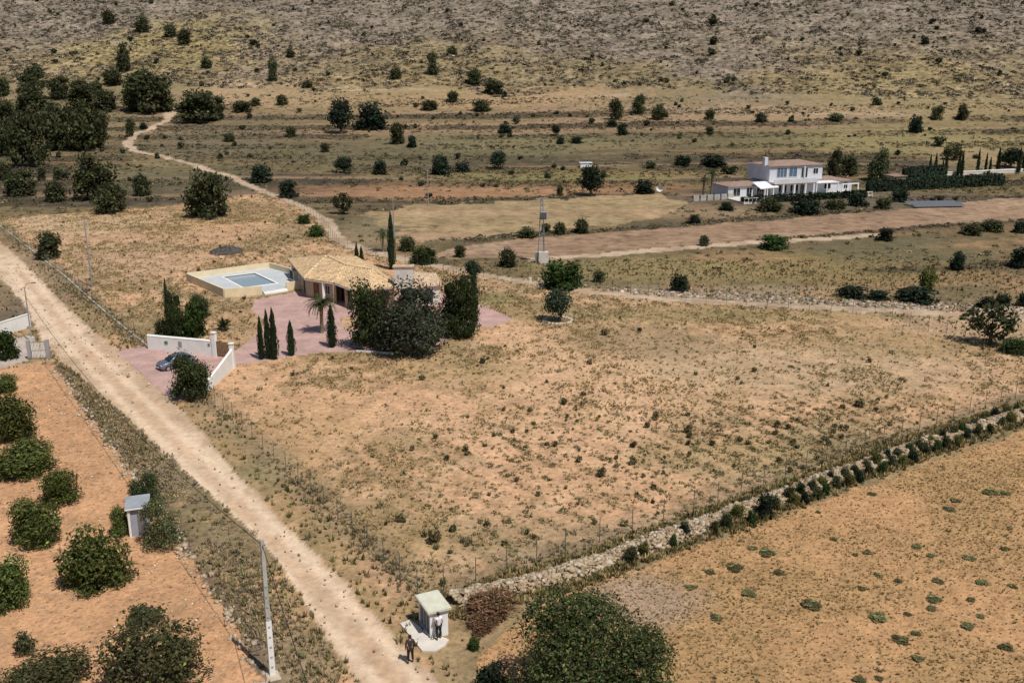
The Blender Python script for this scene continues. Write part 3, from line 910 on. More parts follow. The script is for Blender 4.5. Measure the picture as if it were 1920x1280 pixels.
# ------------------------------------------------------------------ the villa with the sandy tile roof
def villa():
    zg = .12
    E = [PZ(*q, 3.05) for q in ((551, 499), (569, 521), (627, 530), (664, 544), (748, 536))]
    org = np.array([*(sum(E[k][:2] for k in range(5)) / 5), zg])
    root = thing('villa', 'single-storey villa under a sandy hipped tile roof behind the grove', 'house', org)
    E = [e[:2] - org[:2] for e in E]
    v = unit(E[1] - E[0])                          # towards the front
    back = -v
    E5 = E[4] + back * 13.0
    E6 = E[0] + back * 6.5
    eave = [E[0], E[1], E[2], E[3], E[4], E5, E6]
    ze = 3.05 - zg
    A = PZ(612, 479, 5.0)[:2] - org[:2]; B = PZ(668, 480, 5.0)[:2] - org[:2]
    Cc = PZ(646, 496, 4.75)[:2] - org[:2]; D = PZ(699, 505, 4.6)[:2] - org[:2]
    P3 = lambda q, z: (q[0], q[1], z)
    za, zc_, zd = 5.0 - zg, 4.75 - zg, 4.6 - zg
    mb = MB()
    for f in ([P3(E[0], ze), P3(E[1], ze), P3(A, za)], [P3(E[1], ze), P3(E[2], ze), P3(Cc, zc_), P3(A, za)],
              [P3(E[2], ze), P3(E[3], ze), P3(D, zd), P3(Cc, zc_)], [P3(E[3], ze), P3(E[4], ze), P3(D, zd)],
              [P3(E[4], ze), P3(E5, ze), P3(B, za), P3(D, zd)], [P3(E5, ze), P3(E6, ze), P3(A, za), P3(B, za)], [P3(E6, ze), P3(E[0], ze), P3(A, za)],
              [P3(A, za), P3(Cc, zc_), P3(B, za)], [P3(Cc, zc_), P3(D, zd), P3(B, za)]):
        mb.face(f)
    # eave edge and soffit give the roof its thickness
    n = len(eave)
    for k in range(n):
        a, b = eave[k], eave[(k + 1) % n]
        mb.face([P3(a, ze - .16), P3(b, ze - .16), P3(b, ze), P3(a, ze)])
    mb.face([P3(q, ze - .16) for q in eave][::-1])
    roof = mb.build('roof', 'roof_tiles', root)
    for a, za_, b, zb_ in ((E[2], ze, Cc, zc_), (E[3], ze, D, zd), (E[1], ze, A, za), (Cc, zc_, D, zd), (A, za, Cc, zc_), (E[4], ze, D, zd)):
        pts = [Vector(P3(a, za_ + .04)).lerp(Vector(P3(b, zb_ + .04)), t) for t in np.linspace(0, 1, 12)]
        mb2 = MB()
        for p_, q_ in zip(pts, pts[1:]):
            mb2.tube([p_, q_], [.13, .10], 6)
        mb2.build('hip_ridge', 'ridge_tiles', roof)
    # walls: the front stands well back under the eave (porch), the rest half a metre in
    ins = lambda q, d1, d2: q + d1 + d2
    u = np.array([-v[1], v[0]])                    # to the right along the front
    d23 = unit(E[3] - E[2]); n23 = np.array([-d23[1], d23[0]]); n12 = -np.array([unit(E[2] - E[1])[1], -unit(E[2] - E[1])[0]])
    Wp = [E[0] + u * .5, E[1] + u * .5 - v * .9, E[2] - v * .8 + u * .2, E[2] - v * 2.6 + u * .9, E[3] - v * 3.2 + u * .6, E[4] - v * 1.0 - u * .4, E5 - u * .5 + v * .5, E6 + u * .5 + v * .5]
    w = MB().prism(Wp, -.2, ze - .17).build('wall', 'sand_paint', root)
    opening(w, Wp[0], Wp[1], .78, 1.15, .25, 2.3, 'glass_blue', 'shutter', 'window', 1)
    opening(w, Wp[0], Wp[1], .40, 1.3, .9, 2.2, 'glass_dark', 'white_paint', 'window', 1)
    opening(w, Wp[1], Wp[2], .35, 1.0, .05, 2.2, 'timber', 'timber', 'door')
    opening(w, Wp[1], Wp[2], .75, 1.0, .9, 2.2, 'glass_dark', 'white_paint', 'window', 1)
    opening(w, Wp[3], Wp[4], .5, 2.6, .05, 2.4, 'glass_dark', 'timber', 'door', 2)
    opening(w, Wp[4], Wp[5], .35, 1.6, .8, 2.2, 'glass_dark', 'white_paint', 'window', 1)
    opening(w, Wp[4], Wp[5], .75, 1.6, .8, 2.2, 'glass_dark', 'white_paint', 'window', 1)
    for q, mat, wd in ((E[1] * .35 + E[2] * .65 - v * .35, 'white_paint', .34), (E[2] - v * .35, 'sand_paint', .42), (E[3] - v * .5, 'sand_paint', .42), (E[2] * .45 + E[3] * .55 - v * .25 + u * .15, 'sand_paint', .34)):
        mb = MB().box((q[0], q[1], (ze - .17 - .1) / 2), (wd, wd, ze - .07), ang(v)).box((q[0], q[1], .1), (wd + .12, wd + .12, .24), ang(v))
        mb.build('column', mat, root)
    q = (E[1] + E[2] + E[3]) / 3
    for a, b in ((E[1], E[2]), (E[2], E[3]), (E[3], E[4])):
        mb = MB(); m = (a + b) / 2 - v * .12; mb.box((m[0], m[1], ze - .22), (np.linalg.norm(b - a) * .94, .16, .10), ang(b - a)); mb.build('gutter', 'white_paint', root)
    st = PZ(757, 536, 3.1)[:2] - org[:2]
    top = TH(org + np.array([*st, 0]), 501) - zg
    mb = MB().box((st[0], st[1] + .5, (2.6 + top) / 2), (2.55, 1.1, top - 2.6), .05)
    ch = mb.build('chimney', 'pale_concrete', root)
    MB().box((st[0], st[1] + .5, top + .06), (2.85, 1.4, .12), .05).build('chimney_cap', 'roof_tiles_pale', ch)
    # lower wing to the right
    L = [PZ(*q, 2.85)[:2] - org[:2] for q in ((753, 541), (829, 533), (818, 512), (768, 508))]
    rc = (L[2] + L[3]) / 2 * .55 + (L[0] + L[1]) / 2 * .45
    zl = 2.85 - zg
    r1 = rc + (L[3] - L[2]) * .28; r2 = rc + (L[2] - L[3]) * .28
    mb = MB()
    for f in ([P3(L[0], zl), P3(L[1], zl), P3(r2, zl + .75), P3(r1, zl + .75)], [P3(L[1], zl), P3(L[2], zl), P3(r2, zl + .75)], [P3(L[2], zl), P3(L[3], zl), P3(r1, zl + .75), P3(r2, zl + .75)], [P3(L[3], zl), P3(L[0], zl), P3(r1, zl + .75)]):
        mb.face(f)
    for k in range(4):
        a, b = L[k], L[(k + 1) % 4]
        mb.face([P3(a, zl - .14), P3(b, zl - .14), P3(b, zl), P3(a, zl)])
    mb.face([P3(q, zl - .14) for q in L][::-1])
    mb.build('wing_roof', 'roof_tiles_pale', root)
    cL = sum(L) / 4
    Lw = [cL + (q - cL) * .9 for q in L]
    w2 = MB().prism(Lw, -.2, zl - .15).build('wing_wall', 'pale_concrete', root)
    opening(w2, Lw[0], Lw[1], .7, 1.1, .1, 2.2, 'glass_dark', 'white_paint', 'window', 1)
    return root
villa()

# ------------------------------------------------------------------ pool terrace
def wall_strip(name, pts, thick, zb, tops, mat, parent=None, closed=False):
    """free-standing wall along pts; tops are heights at the points"""
    mb = MB()
    for (a, b), (ta, tb) in zip(zip(pts, pts[1:]), zip(tops, tops[1:])):
        a = np.asarray(a)[:2]; b = np.asarray(b)[:2]
        d = unit(b - a); n = np.array([-d[1], d[0]]) * thick / 2
        a2 = a - d * thick * .0; b2 = b + d * thick * .0
        c0 = [(*(a2 - n), zb), (*(b2 - n), zb), (*(b2 + n), zb), (*(a2 + n), zb)]
        c1 = [(*(a2 - n), ta), (*(b2 - n), tb), (*(b2 + n), tb), (*(a2 + n), ta)]
        mb.loft([c0, c1])
    return mb.build(name, mat, parent)

def pool():
    zt = 1.35
    c_ = {k: PZ(*q, zt) for k, q in dict(l=(350, 512), b=(505, 492), f=(420, 541), r1=(491, 536), r2=(536, 529), r3=(572, 525), br=(553, 505)).items()}
    org = np.array([*c_['f'][:2], .1])
    root = thing('pool_terrace', 'swimming pool on a pale deck inside low cream walls', 'swimming pool', org)
    L = {k: p[:2] - org[:2] for k, p in c_.items()}
    th = .28; top = zt - .1
    wall_strip('parapet', [L['l'], L['b']], th, -.2, [top, top], 'cream_paint', root)
    wall_strip('parapet', [L['f'], L['l']], th, -.2, [top - .003] * 2, 'cream_paint', root)
    wall_strip('parapet', [L['r1'], L['f']], th, -.2, [top - .006] * 2, 'cream_paint', root)
    wall_strip('parapet', [L['r3'], L['r2']], th, -.2, [top] * 2, 'cream_paint', root)
    wall_strip('parapet', [L['b'], L['br'], L['r3'] + (L['br'] - L['r3']) * .08], th, -.2, [top - .004] * 3, 'cream_paint', root)
    zd = .42
    deck = [L['l'], L['f'], L['r1'], L['r2'], L['r3'], L['br'], L['b']]
    cc = sum(deck) / len(deck)
    # pool basin: deck is a ring round the water
    wq = [PZ(*q, zd + .1)[:2] - org[:2] for q in ((423, 521), (447, 536), (519, 531), (481, 513))]
    e1 = unit(wq[2] - wq[3]);
    mid_ = sum(wq) / 4
    e2 = np.array([-e1[1], e1[0]])
    hw, hl = 2.45, 4.3
    wq = [mid_ + e1 * hl * a + e2 * hw * b for a, b in ((-1, -1), (1, -1), (1, 1), (-1, 1))]
    bm = bmesh.new()
    outer = [bm.verts.new((*(cc + (q - cc) * .985), zd)) for q in deck]
    inner = [bm.verts.new((*q, zd)) for q in wq]
    eds = [bm.edges.new((outer[k], outer[(k + 1) % len(outer)])) for k in range(len(outer))] + [bm.edges.new((inner[k], inner[(k + 1) % 4])) for k in range(4)]
    bmesh.ops.triangle_fill(bm, use_beauty=True, use_dissolve=False, edges=eds)
    for f in list(bm.faces):
        m = f.calc_center_median()
        if pip(np.array([m.x]), np.array([m.y]), wq)[0]:
            bm.faces.remove(f)
    bmesh.ops.recalc_face_normals(bm, faces=bm.faces[:])
    for f in bm.faces:
        if f.normal.z < 0:
            f.normal_flip()
    me = bpy.data.meshes.new('deck'); bm.to_mesh(me); bm.free()
    dk = link('deck', me, 'pool_deck', root)
    mb = MB()
    for k in range(4):
        a, b = wq[k], wq[(k + 1) % 4]
        mb.face([(*a, zd), (*b, zd), (*b, zd - 1.2), (*a, zd - 1.2)])
    mb.face([(*q, zd - 1.2) for q in wq])
    mb.build('pool_basin', 'solar_blue', root)
    MB().face([(*(mid_ + (q - mid_) * .996), zd - .10) for q in wq]).build('water', 'pool_water', root)
    mb = MB()
    for k in range(4):
        a, b = wq[k], wq[(k + 1) % 4]; m = (a + b) / 2; d = unit(b - a); n = np.array([d[1], -d[0]])
        mb.box((*(m + n * .15), zd + .02), (np.linalg.norm(b - a) + .30 * (k % 2 * 2 - 0) * .999, .30, .05), ang(d))
    mb.build('coping', 'white_paint', root)
    # two white steps down to the paving
    a, b = L['r1'], L['r2']; d = unit(b - a); n = np.array([d[1], -d[0]])
    for k in range(2):
        m = (a + b) / 2 + n * (.18 + .34 * k)
        MB().box((*m, (zd - .18 * k) / 2 - .1), (np.linalg.norm(b - a) * .97, .36, zd - .18 * k + .2), ang(d)).build('step', 'white_paint', root)
    # little pump shed against the wall
    s = PZ(553, 521, 1.0); s = np.array([s[0], s[1], .1])
    sh = thing('pump_shed', 'small black box shed with a pale sill beside the pool wall', 'shed', s, ang(e1))
    b_ = MB().box((0, 0, 1.05), (1.2, 1.0, 2.1)).build('wall', 'black', sh)
    MB().box((0, 0, 2.16), (1.4, 1.2, .1)).build('roof', 'kiosk_grey', sh)
    MB().box((0, -.56, .75), (1.25, .14, .12)).build('sill', 'white_paint', sh)
    MB().box((.72, 0, 1.0), (.2, 1.1, 2.2)).build('side_wall', 'pale_concrete', sh)
    return root
pool()

# ------------------------------------------------------------------ gate walls of the villa, gate leaf, car
def gate_wall(label, a, b, ha, hb, thick=.26, pillars=((1.0, 2.75),), signs=()):
    A = G(*a); B = G(*b); ta = TH(A, ha); tb = TH(B, hb)
    org = np.array([A[0], A[1], h1(A[0], A[1])])
    root = thing('entrance_wall', label, 'wall', org)
    a2 = np.zeros(2); b2 = B[:2] - A[:2]
    N = 5
    pts = [a2 + (b2 - a2) * t for t in np.linspace(0, 1, N)]
    tops = list((ta + (tb - ta) * np.linspace(0, 1, N) ** 1.25) - org[2])
    wall_strip('wall_panel', pts, thick, -.3, tops, 'white_paint', root)
    mb = MB()
    d = unit(b2); n = np.array([d[1], -d[0]])
    for k in range(N - 1):
        p, q = pts[k], pts[k + 1]
        mb.tube([(*p, tops[k] + .03), (*q, tops[k + 1] + .03)], thick * .62, 4)
    mb.build('coping', 'white_paint', root)
    for t, h in pillars:
        q = a2 + (b2 - a2) * t
        MB().box((q[0], q[1], h / 2 - .15), (.44, .44, h + .3), ang(d)).build('pillar', 'white_paint', root)
        MB().box((q[0], q[1], h + .05), (.56, .56, .1), ang(d)).build('pillar_cap', 'white_paint', root)
    for t, z, w, h, mat, nm in signs:
        q = a2 + (b2 - a2) * t + n * (thick / 2 + .03)
        MB().box((q[0], q[1], z), (w, .04, h), ang(d)).build(nm, mat, root)
    return root
gate_wall('white entrance wall with a small green sign, behind the grey car', (279, 654), (404, 668), 629, 640,
          signs=((.29, 1.05, .42, .36, 'sign_green', 'sign'), (.50, 1.05, .45, .62, 'sign_grey', 'letterbox'), (.93, 1.35, .3, .3, 'grey_metal', 'intercom')))
gate_wall('white entrance wall rising to the gate pillar, beside the trimmed gate tree', (386, 736), (437, 690), 718, 655)
g0 = G(407, 668); g1 = G(431, 671)
gr = thing('sliding_gate', 'dark brown metal gate standing open between the white entrance walls', 'gate', (g0[0], g0[1], .05), ang(g1[:2] - g0[:2]))
gl = float(np.linalg.norm(g1[:2] - g0[:2]))
mb = MB()
for z in (.12, 1.75):
    mb.box((gl / 2, 0, z), (gl, .06, .08))
for x in (.04, gl - .04):
    mb.box((x, 0, .94), (.08, .07, 1.70))
mb.build('frame', 'timber', gr)
bar = MB().box((0, 0, .93), (.13, .03, 1.5)).mesh('slat')
for k in range(9):
    link('slat', bar, 'timber', gr, (.16 + (gl - .32) * k / 8, 0, 0))

def car():
    gate = G(420, 668); mouth = G(268, 700)
    d = unit(mouth[:2] - gate[:2])
    p = G(331, 688)
    root = thing('parked_car', 'small grey hatchback parked between the entrance walls and the road', 'car', (p[0], p[1], .03), ang(d))
    # x forward, sections from nose to tail: (x, half width at sill, half width at belt, z low, z belt)
    sec = [(2.02, .62, .66, .38, .62), (1.92, .76, .80, .26, .74), (1.55, .84, .85, .20, .86), (.95, .86, .87, .19, .95), (0, .87, .88, .19, .97), (-.9, .87, .87, .19, .98), (-1.55, .85, .84, .22, .98), (-1.92, .76, .76, .30, .90)]
    rings = [[(x, -a, zl), (x, -b * 1.0, (zl + zb) / 2), (x, -b * .93, zb), (x, b * .93, zb), (x, b, (zl + zb) / 2), (x, a, zl)] for x, a, b, zl, zb in sec]
    body = MB().loft(rings).build('body', 'car_paint', root, bevel=.03, smooth=True)
    cab = [(1.0, .74, .70, .95), (.35, .74, .60, 1.40), (-.5, .73, .60, 1.49), (-1.35, .70, .58, 1.38), (-1.85, .70, .66, .95)]
    rings = [[(x, -a, .93), (x, -b, z), (x, b, z), (x, a, .93)] for x, a, b, z in cab]
    MB().loft(rings).build('cabin', 'car_paint', root, bevel=.03, smooth=True)
    MB().face([(.99, -.62, .985), (.99, .62, .985), (.42, .54, 1.375), (.42, -.54, 1.375)]).build('windscreen', 'glass_dark', root).location.x = .03
    MB().face([(-1.86, -.58, 1.0), (-1.86, .58, 1.0), (-1.42, .52, 1.34), (-1.42, -.52, 1.34)]).build('rear_window', 'glass_dark', root).location.x = -.03
    for s in (-1, 1):
        MB().face([(.62, s * .745, 1.0), (-.35, s * .75, 1.0), (-.35, s * .655, 1.36), (.28, s * .655, 1.34)]).build('side_window', 'glass_dark', root).location.y = s * .02
        MB().face([(-.45, s * .75, 1.0), (-1.45, s * .735, 1.02), (-1.25, s * .65, 1.32), (-.45, s * .655, 1.37)]).build('side_window', 'glass_dark', root).location.y = s * .02
        MB().box((1.86, s * .58, .66), (.20, .34, .15)).build('headlight', 'lamp_glass', root, bevel=.02)
        MB().box((-1.86, s * .62, .78), (.12, .18, .24)).build('tail_light', 'red_plastic', root)
        MB().box((.66, s * .98, 1.0), (.12, .2, .14)).build('mirror', 'car_paint', root, bevel=.02)
        for x in (1.28, -1.22):
            wh = MB(); wh.tube([(x, s * .70, .31), (x, s * .89, .31)], .31, 16); w_ = wh.build('wheel', 'tyre', root)
            rm = MB(); rm.tube([(x, s * .885, .31), (x, s * .90, .31)], .19, 12); rm.build('rim', 'galvanised', w_)
    MB().box((2.0, 0, .50), (.06, .9, .14)).build('grille', 'black', root)
    MB().box((2.05, 0, .40), (.02, .5, .11)).build('number_plate', 'white_paint', root)
    return root
car()

# ------------------------------------------------------------------ meter kiosk at the corner of the plot, its pad, and the hut in the orchard
def kiosk():
    b1 = G(807, 1198); b0 = G(786, 1168); b2 = G(839, 1187)
    u_ = unit(b0 - b1); v_ = np.array([u_[1], -u_[0]])
    lu = np.linalg.norm((b0 - b1)[:2]); lv = float((b2 - b1)[:2] @ v_)
    hz = TH(b1, 1149)
    root = thing('meter_kiosk', 'white meter kiosk with a pale green roof at the plot corner', 'kiosk', (b1[0], b1[1], b1[2]), ang(u_))
    # local x runs along the meter side, local -y outward from it, +y = depth
    sgn = 1 if (np.array([-u_[1], u_[0]]) @ v_) > 0 else -1
    D = sgn * abs(lv); h = hz - b1[2]
    MB().box((-.0 + .06, D / 2, h / 2), (.12, abs(lv), h)).build('end_wall', 'white_paint', root)
    MB().box((lu - .06, D / 2, h / 2), (.12, abs(lv) - .004, h - .004)).build('end_wall', 'white_paint', root)
    MB().box((lu / 2, D - sgn * .06, h / 2), (lu - .24, .12, h - .006)).build('back_wall', 'white_paint', root)
    MB().box((lu / 2, D * .5, h - .1), (lu - .24, abs(lv) - .26, .16)).build('ceiling_slab', 'kiosk_grey', root)
    MB().box((lu / 2, D * .02 + sgn * .03, .13), (lu - .25, .2, .26)).build('plinth', 'kiosk_grey', root)
    cm = MB().box((0, 0, h / 2 + .1), (.14, .14, h - .24)).mesh('post')
    for k in range(4):
        link('post', cm, 'kiosk_grey', root, (.22 + (lu - .44) * k / 3, sgn * .1, 0))
    bm_ = MB().box((0, 0, h * .52), ((lu - .5) / 3 - .12, .3, h * .72)).mesh('meter_cabinet')
    for k in range(3):
        link('meter_cabinet', bm_, 'black', root, (.22 + (lu - .44) * (k + .5) / 3, D * .55, 0))
    rf = MB().box((lu / 2, D / 2, h + .07), (lu + .34, abs(lv) + .34, .14)).build('roof', 'kiosk_roof', root)
    MB().box((lu / 2, D / 2, h + .155), (lu + .24, abs(lv) + .24, .03)).build('roof_screed', 'kiosk_roof', rf)
    return root
kiosk()
pad = [G(*q) for q in ((750, 1170), (769, 1163), (800, 1186), (842, 1200), (835, 1211), (816, 1222), (792, 1222))]
po = np.array([pad[0][0], pad[0][1], pad[0][2]])
tag(MB().prism([(q[0] - po[0], q[1] - po[1]) for q in pad], -.2, .10).build('concrete_slab', 'white_paint', None, tuple(po)), 'white concrete pad in front of the meter kiosk', 'slab')
bpy.data.objects['concrete_slab'].data.materials[0] = MATS['pale_concrete']

def hut():
    b1 = G(246, 1006); b2 = G(281, 1001); b0 = G(231, 992)
    v_ = unit(b2 - b1); u_ = np.array([-v_[1], v_[0]])
    w = float((b2 - b1)[:2] @ v_); l = 1.7
    h = TH(b1, 954) - b1[2]
    root = thing('block_hut', 'small grey block hut with a slab roof among the orchard trees', 'hut', (b1[0], b1[1], b1[2]), ang(v_))
    wl_ = MB().box((w / 2 + .05, l / 2, h / 2), (w - .1, l, h)).build('wall', 'hut_grey', root)
    MB().box((.0, -.02, h / 2), (.16, .16, h)).build('corner_post', 'white_paint', root)
    MB().box((w * .66, -.025, h * .42), (w * .42, .06, h * .8)).build('door', 'grey_metal', wl_)
    rf = MB().box((w / 2, l / 2, h + .08), (w + .4, l + .4, .15)).build('roof', 'hut_roof', root)
    MB().box((w / 2, -.22, h + .03), (w + .42, .05, .1)).build('fascia', 'white_paint', rf)
hut()

# ------------------------------------------------------------------ neighbour's gate, wall and street lamp on the left
p0 = G(61, 673); p1 = G(88, 672)
gh = TH(p0, 641) - p0[2]
gr = thing('metal_gate', 'pale grey barred metal gate between two posts at the concrete forecourt', 'gate', tuple(p0), ang((p1 - p0)[:2]))
gl = float(np.linalg.norm((p1 - p0)[:2]))
mb = MB()
for z in (.12, gh * .5, gh - .04):
    mb.box((gl / 2, 0, z), (gl, .05, .07))
mb.build('frame', 'galvanised', gr)
bar = MB().box((0, 0, gh / 2), (.09, .03, gh - .2)).mesh('slat')
for k in range(10):
    link('slat', bar, 'white_paint', gr, (.07 + (gl - .14) * k / 9, 0, 0))
for x in (-.25, gl + .22):
    MB().box((x, 0, gh / 2 + .05), (.36, .36, gh + .3)).build('gate_post', 'kiosk_grey', gr)
A = G(57, 612); B = G(-40, 645)
o = thing('garden_wall', 'white garden wall behind the street lamp, cut by the photo edge', 'wall', tuple(A))
wall_strip('wall_panel', [(0, 0), B[:2] - A[:2]], .25, -.3, [TH(A, 588) - A[2], TH(A, 588) - A[2]], 'white_paint', o)
wall_strip('coping', [(0, 0), B[:2] - A[:2]], .34, TH(A, 588) - A[2], [TH(A, 588) - A[2] + .06] * 2, 'white_paint', o)
A = G(60, 640)
ht = TH(A, 541) - A[2]
o = thing('street_lamp', 'grey street lamp with a curved arm beside the neighbour gate', 'street lamp', tuple(A))
MB().tube([(0, 0, -.3), (0, 0, 1.2), (0, 0, ht)], [.10, .09, .06], 8).build('pole', 'galvanised', o)
MB().tube([(0, 0, ht - .02), (.12, 0, ht + .35), (.45, 0, ht + .62), (.95, 0, ht + .72)], [.05, .045, .04, .035], 6).build('arm', 'galvanised', o)
MB().box((1.15, 0, ht + .70), (.55, .2, .14), 0, .7).build('lamp_head', 'grey_metal', o)
MB().box((0, 0, .25), (.5, .5, .6)).build('footing', 'pale_concrete', o)

# ------------------------------------------------------------------ poles and cables
A = G(511, 1268); ht = TH(A, 1011) - A[2]
o = thing('concrete_pole', 'tall weathered concrete pole with white lower part carrying the phone cable', 'pole', tuple(A))
MB().box((0, 0, ht / 2 - .2), (.30, .24, ht + .4), .5, .62).build('shaft', 'concrete', o)
nm = MB().box((0, 0, 0), (.13, .30, .10), .5).mesh('notch')
for k in range(9):
    link('notch', nm, 'kiosk_grey', o, (0, 0, .7 + k * .62), None, (1 - .03 * k, .995 - .012 * k, 1))
mb = MB()
mb.box((0, 0, 1.7), (.315, .255, 3.6), .5, .93); mb.build('whitewash_band', 'white_paint', o)
MB().box((.02, -.05, .05), (.95, .8, .3), .4, .7).build('footing', 'pale_stone', o)
MB().tube([(-.12, 0, ht - .32), (.12, 0, ht - .32)], .05, 6).build('cable_clamp', 'dark_metal', o)
PT = np.array([A[0], A[1], A[2] + ht - .32])

def cable(label, p, q, sag, r=.022, n=18):
    p = np.asarray(p, float); q = np.asarray(q, float)
    pts = [p + (q - p) * t - np.array([0, 0, sag * 4 * t * (1 - t)]) for t in np.linspace(0, 1, n)]
    o = MB().tube([x - p for x in pts], r, 5).build('overhead_cable', 'wire', None, tuple(p))
    return tag(o, label, 'cable')
lamp = G(60, 640); lampt = np.array([lamp[0], lamp[1], 5.6])
cable('thin black cable strung from the street lamp down to the concrete pole', lampt + np.array([.0, 0, .0]), PT, 2.0)
cable('thin black cable running from the concrete pole over the road verge', PT, PT + np.array([10.5, -26, .3]), .5)

A = G(1015, 492); ht = TH(A, 372) - A[2]
o = thing('power_pole', 'lattice power pole with a grey transformer standing at the ploughed field', 'power pole', tuple(A))
mb = MB()
k_ = lambda z: .42 * (1 - z / ht) + .16
zs = np.linspace(0, ht, 15)
for sx, sy in ((-1, -1), (1, -1), (1, 1), (-1, 1)):
    mb.tube([(sx * k_(0) / 1.0, sy * k_(0), -.3), (sx * k_(ht), sy * k_(ht), ht)], .055, 4)
mb.build('legs_frame', 'galvanised', o)
mb = MB()
for za, zb in zip(zs, zs[1:]):
    for (s1, t1), (s2, t2) in (((-1, -1), (1, -1)), ((1, -1), (1, 1)), ((1, 1), (-1, 1)), ((-1, 1), (-1, -1))):
        mb.tube([(s1 * k_(za), t1 * k_(za), za), (s2 * k_(zb), t2 * k_(zb), zb)], .028, 4, False)
mb.build('bracing', 'galvanised', o)
MB().box((0, 0, ht + .02), (2.3, .14, .16), .5).build('crossarm', 'galvanised', o)
MB().box((0, 0, ht - 1.05), (1.7, .12, .14), .5).build('crossarm', 'galvanised', o)
ins = MB().tube([(0, 0, 0), (0, 0, .1), (0, 0, .12), (0, 0, .2), (0, 0, .22), (0, 0, .34)], [.05, .05, .11, .11, .06, .05], 8).mesh('insulator')
for x in (-1.0, 0, 1.0):
    link('insulator', ins, 'ceramic', o, (x * math.cos(.5), x * math.sin(.5), ht + .1))
t_ = MB().box((.25, -.62, ht - 2.55), (1.05, .75, 1.15)).build('transformer', 'grey_metal', o, bevel=.06)
fin = MB().box((0, 0, 0), (.06, .22, .9)).mesh('fin')
for k in range(6):
    link('fin', fin, 'grey_metal', t_, (-.13 + k * .16, -1.06, ht - 2.58))
MB().box((.25, -.5, ht - 3.2), (1.3, 1.0, .1)).build('platform', 'galvanised', o)
MB().box((.35, -.35, .9), (1.5, .9, 1.9)).build('base_cabinet', 'pale_concrete', o)
MB().box((-.75, -.1, .8), (.5, .6, 1.6)).build('side_cabinet', 'grey_metal', o)
MB().tube([(.3, -.35, 1.8), (.3, -.35, ht - 3.2)], .06, 6).build('conduit', 'grey_metal', o)

for (bx, by, ty), lab in (((173, 538, 408), 'thin pale wooden pole standing inside the fence near the back corner'),
                          ((803, 386, 318), 'thin grey pole at the edge of the yellow stubble field'),
                          ((739, 452, 372), 'thin pole rising right behind the tall cypress tip')):
    A = G(bx, by); ht = TH(A, ty) - A[2]
    o = thing('utility_pole', lab, 'pole', tuple(A), 0, 'thin utility poles')
    MB().tube([(0, 0, -.4), (0, 0, ht)], [.13, .075], 7).build('shaft', 'galvanised', o)
    MB().box((0, 0, ht - .25), (.7, .07, .08), .4).build('crossarm', 'galvanised', o)
    for s in (-1, 1):
        link('insulator', ins, 'ceramic', o, (s * .3 * math.cos(.4), s * .3 * math.sin(.4), ht - .21), None, (.5, .5, .5))

# ------------------------------------------------------------------ wire fences round the plot
POST = MB().tube([(0, 0, -.3), (0, 0, 1.85)], .03, 5).mesh('post'); POST.materials.append(MATS['fence_wire'])
POST2 = MB().tube([(0, 0, -.3), (0, 0, 1.85), (.12, 0, 2.05)], [.03, .03, .02], 5).mesh('post'); POST2.materials.append(MATS['fence_wire'])
def fence(label, pix, plinth=False, step=2.7):
    pts = [G(*q) for q in pix]
    org = pts[0].copy(); org[2] = h1(org[0], org[1])
    root = thing('wire_fence', label, 'fence', tuple(org))
    # resample
    P = [pts[0][:2]]; 
    for a, b in zip(pts, pts[1:]):
        L = np.linalg.norm((b - a)[:2]); n = max(1, int(round(L / step)))
        for k in range(1, n + 1):
            P.append(a[:2] + (b - a)[:2] * k / n)
    P = np.array(P); Zp = hgt(P[:, 0], P[:, 1])
    for k, (q, z) in enumerate(zip(P, Zp)):
        link('post', POST2 if k % 5 == 0 else POST, None, root, (q[0] - org[0], q[1] - org[1], z - org[2]))
    V = []; T = []
    def ribbon(a, b, w):
        a = np.array(a); b = np.array(b); d = b - a; s = np.cross(d, [0, 0, 1.]); 
        s = np.array([0, 0, w / 2]) if abs(d[2]) < .3 * np.linalg.norm(d[:2]) else norm(np.array([d[0], d[1], 0.])) * w / 2
        i = len(V); V.extend([a - s, a + s, b + s, b - s]); T.append((i, i + 1, i + 2, i + 3))
    for k in range(len(P) - 1):
        a = np.array([P[k][0], P[k][1], Zp[k]]) - org; b = np.array([P[k + 1][0], P[k + 1][1], Zp[k + 1]]) - org
        for z in (.08, .6, 1.15, 1.7):
            ribbon(a + [0, 0, z], b + [0, 0, z], .012)
        m = 14
        for j in range(m):
            for s in (0, 1):
                t0, t1 = (j / m, (j + 5) / m) if s == 0 else ((j + 5) / m, j / m)
                z0, z1 = .08, 1.7
                if t1 > 1 or t0 > 1:
                    mx_ = max(t0, t1); f = (1 - min(t0, t1)) / (mx_ - min(t0, t1))
                    if s == 0:
                        z1 = z0 + (z1 - z0) * f; t1 = 1.0
                    else:
                        z0 = z1 - (z1 - z0) * f; t0 = 1.0
                ribbon(a + (b - a) * t0 + [0, 0, z0], a + (b - a) * t1 + [0, 0, z1], .007)
    link('wire_mesh', mesh_np('wire_mesh', np.array(V), T), 'fence_wire', root)
    if plinth:
        wall_strip('plinth', [q - org[:2] for q in P], .22, -.3, [z - org[2] + .14 for z in Zp], 'concrete', root)
    return root
fence('wire fence along the dirt road from the entrance wall to the back corner', [(277, 650), (200, 588), (120, 517), (60, 470), (0, 424)], True)
fence('wire fence along the dirt road from the entrance wall to the kiosk', [(388, 740), (560, 908), (690, 1030), (783, 1114)])
fence('wire fence between the plot and the rubble wall, starting at the kiosk', [(832, 1112), (950, 1073), (1060, 1037), (1300, 960), (1620, 843), (1930, 740)])
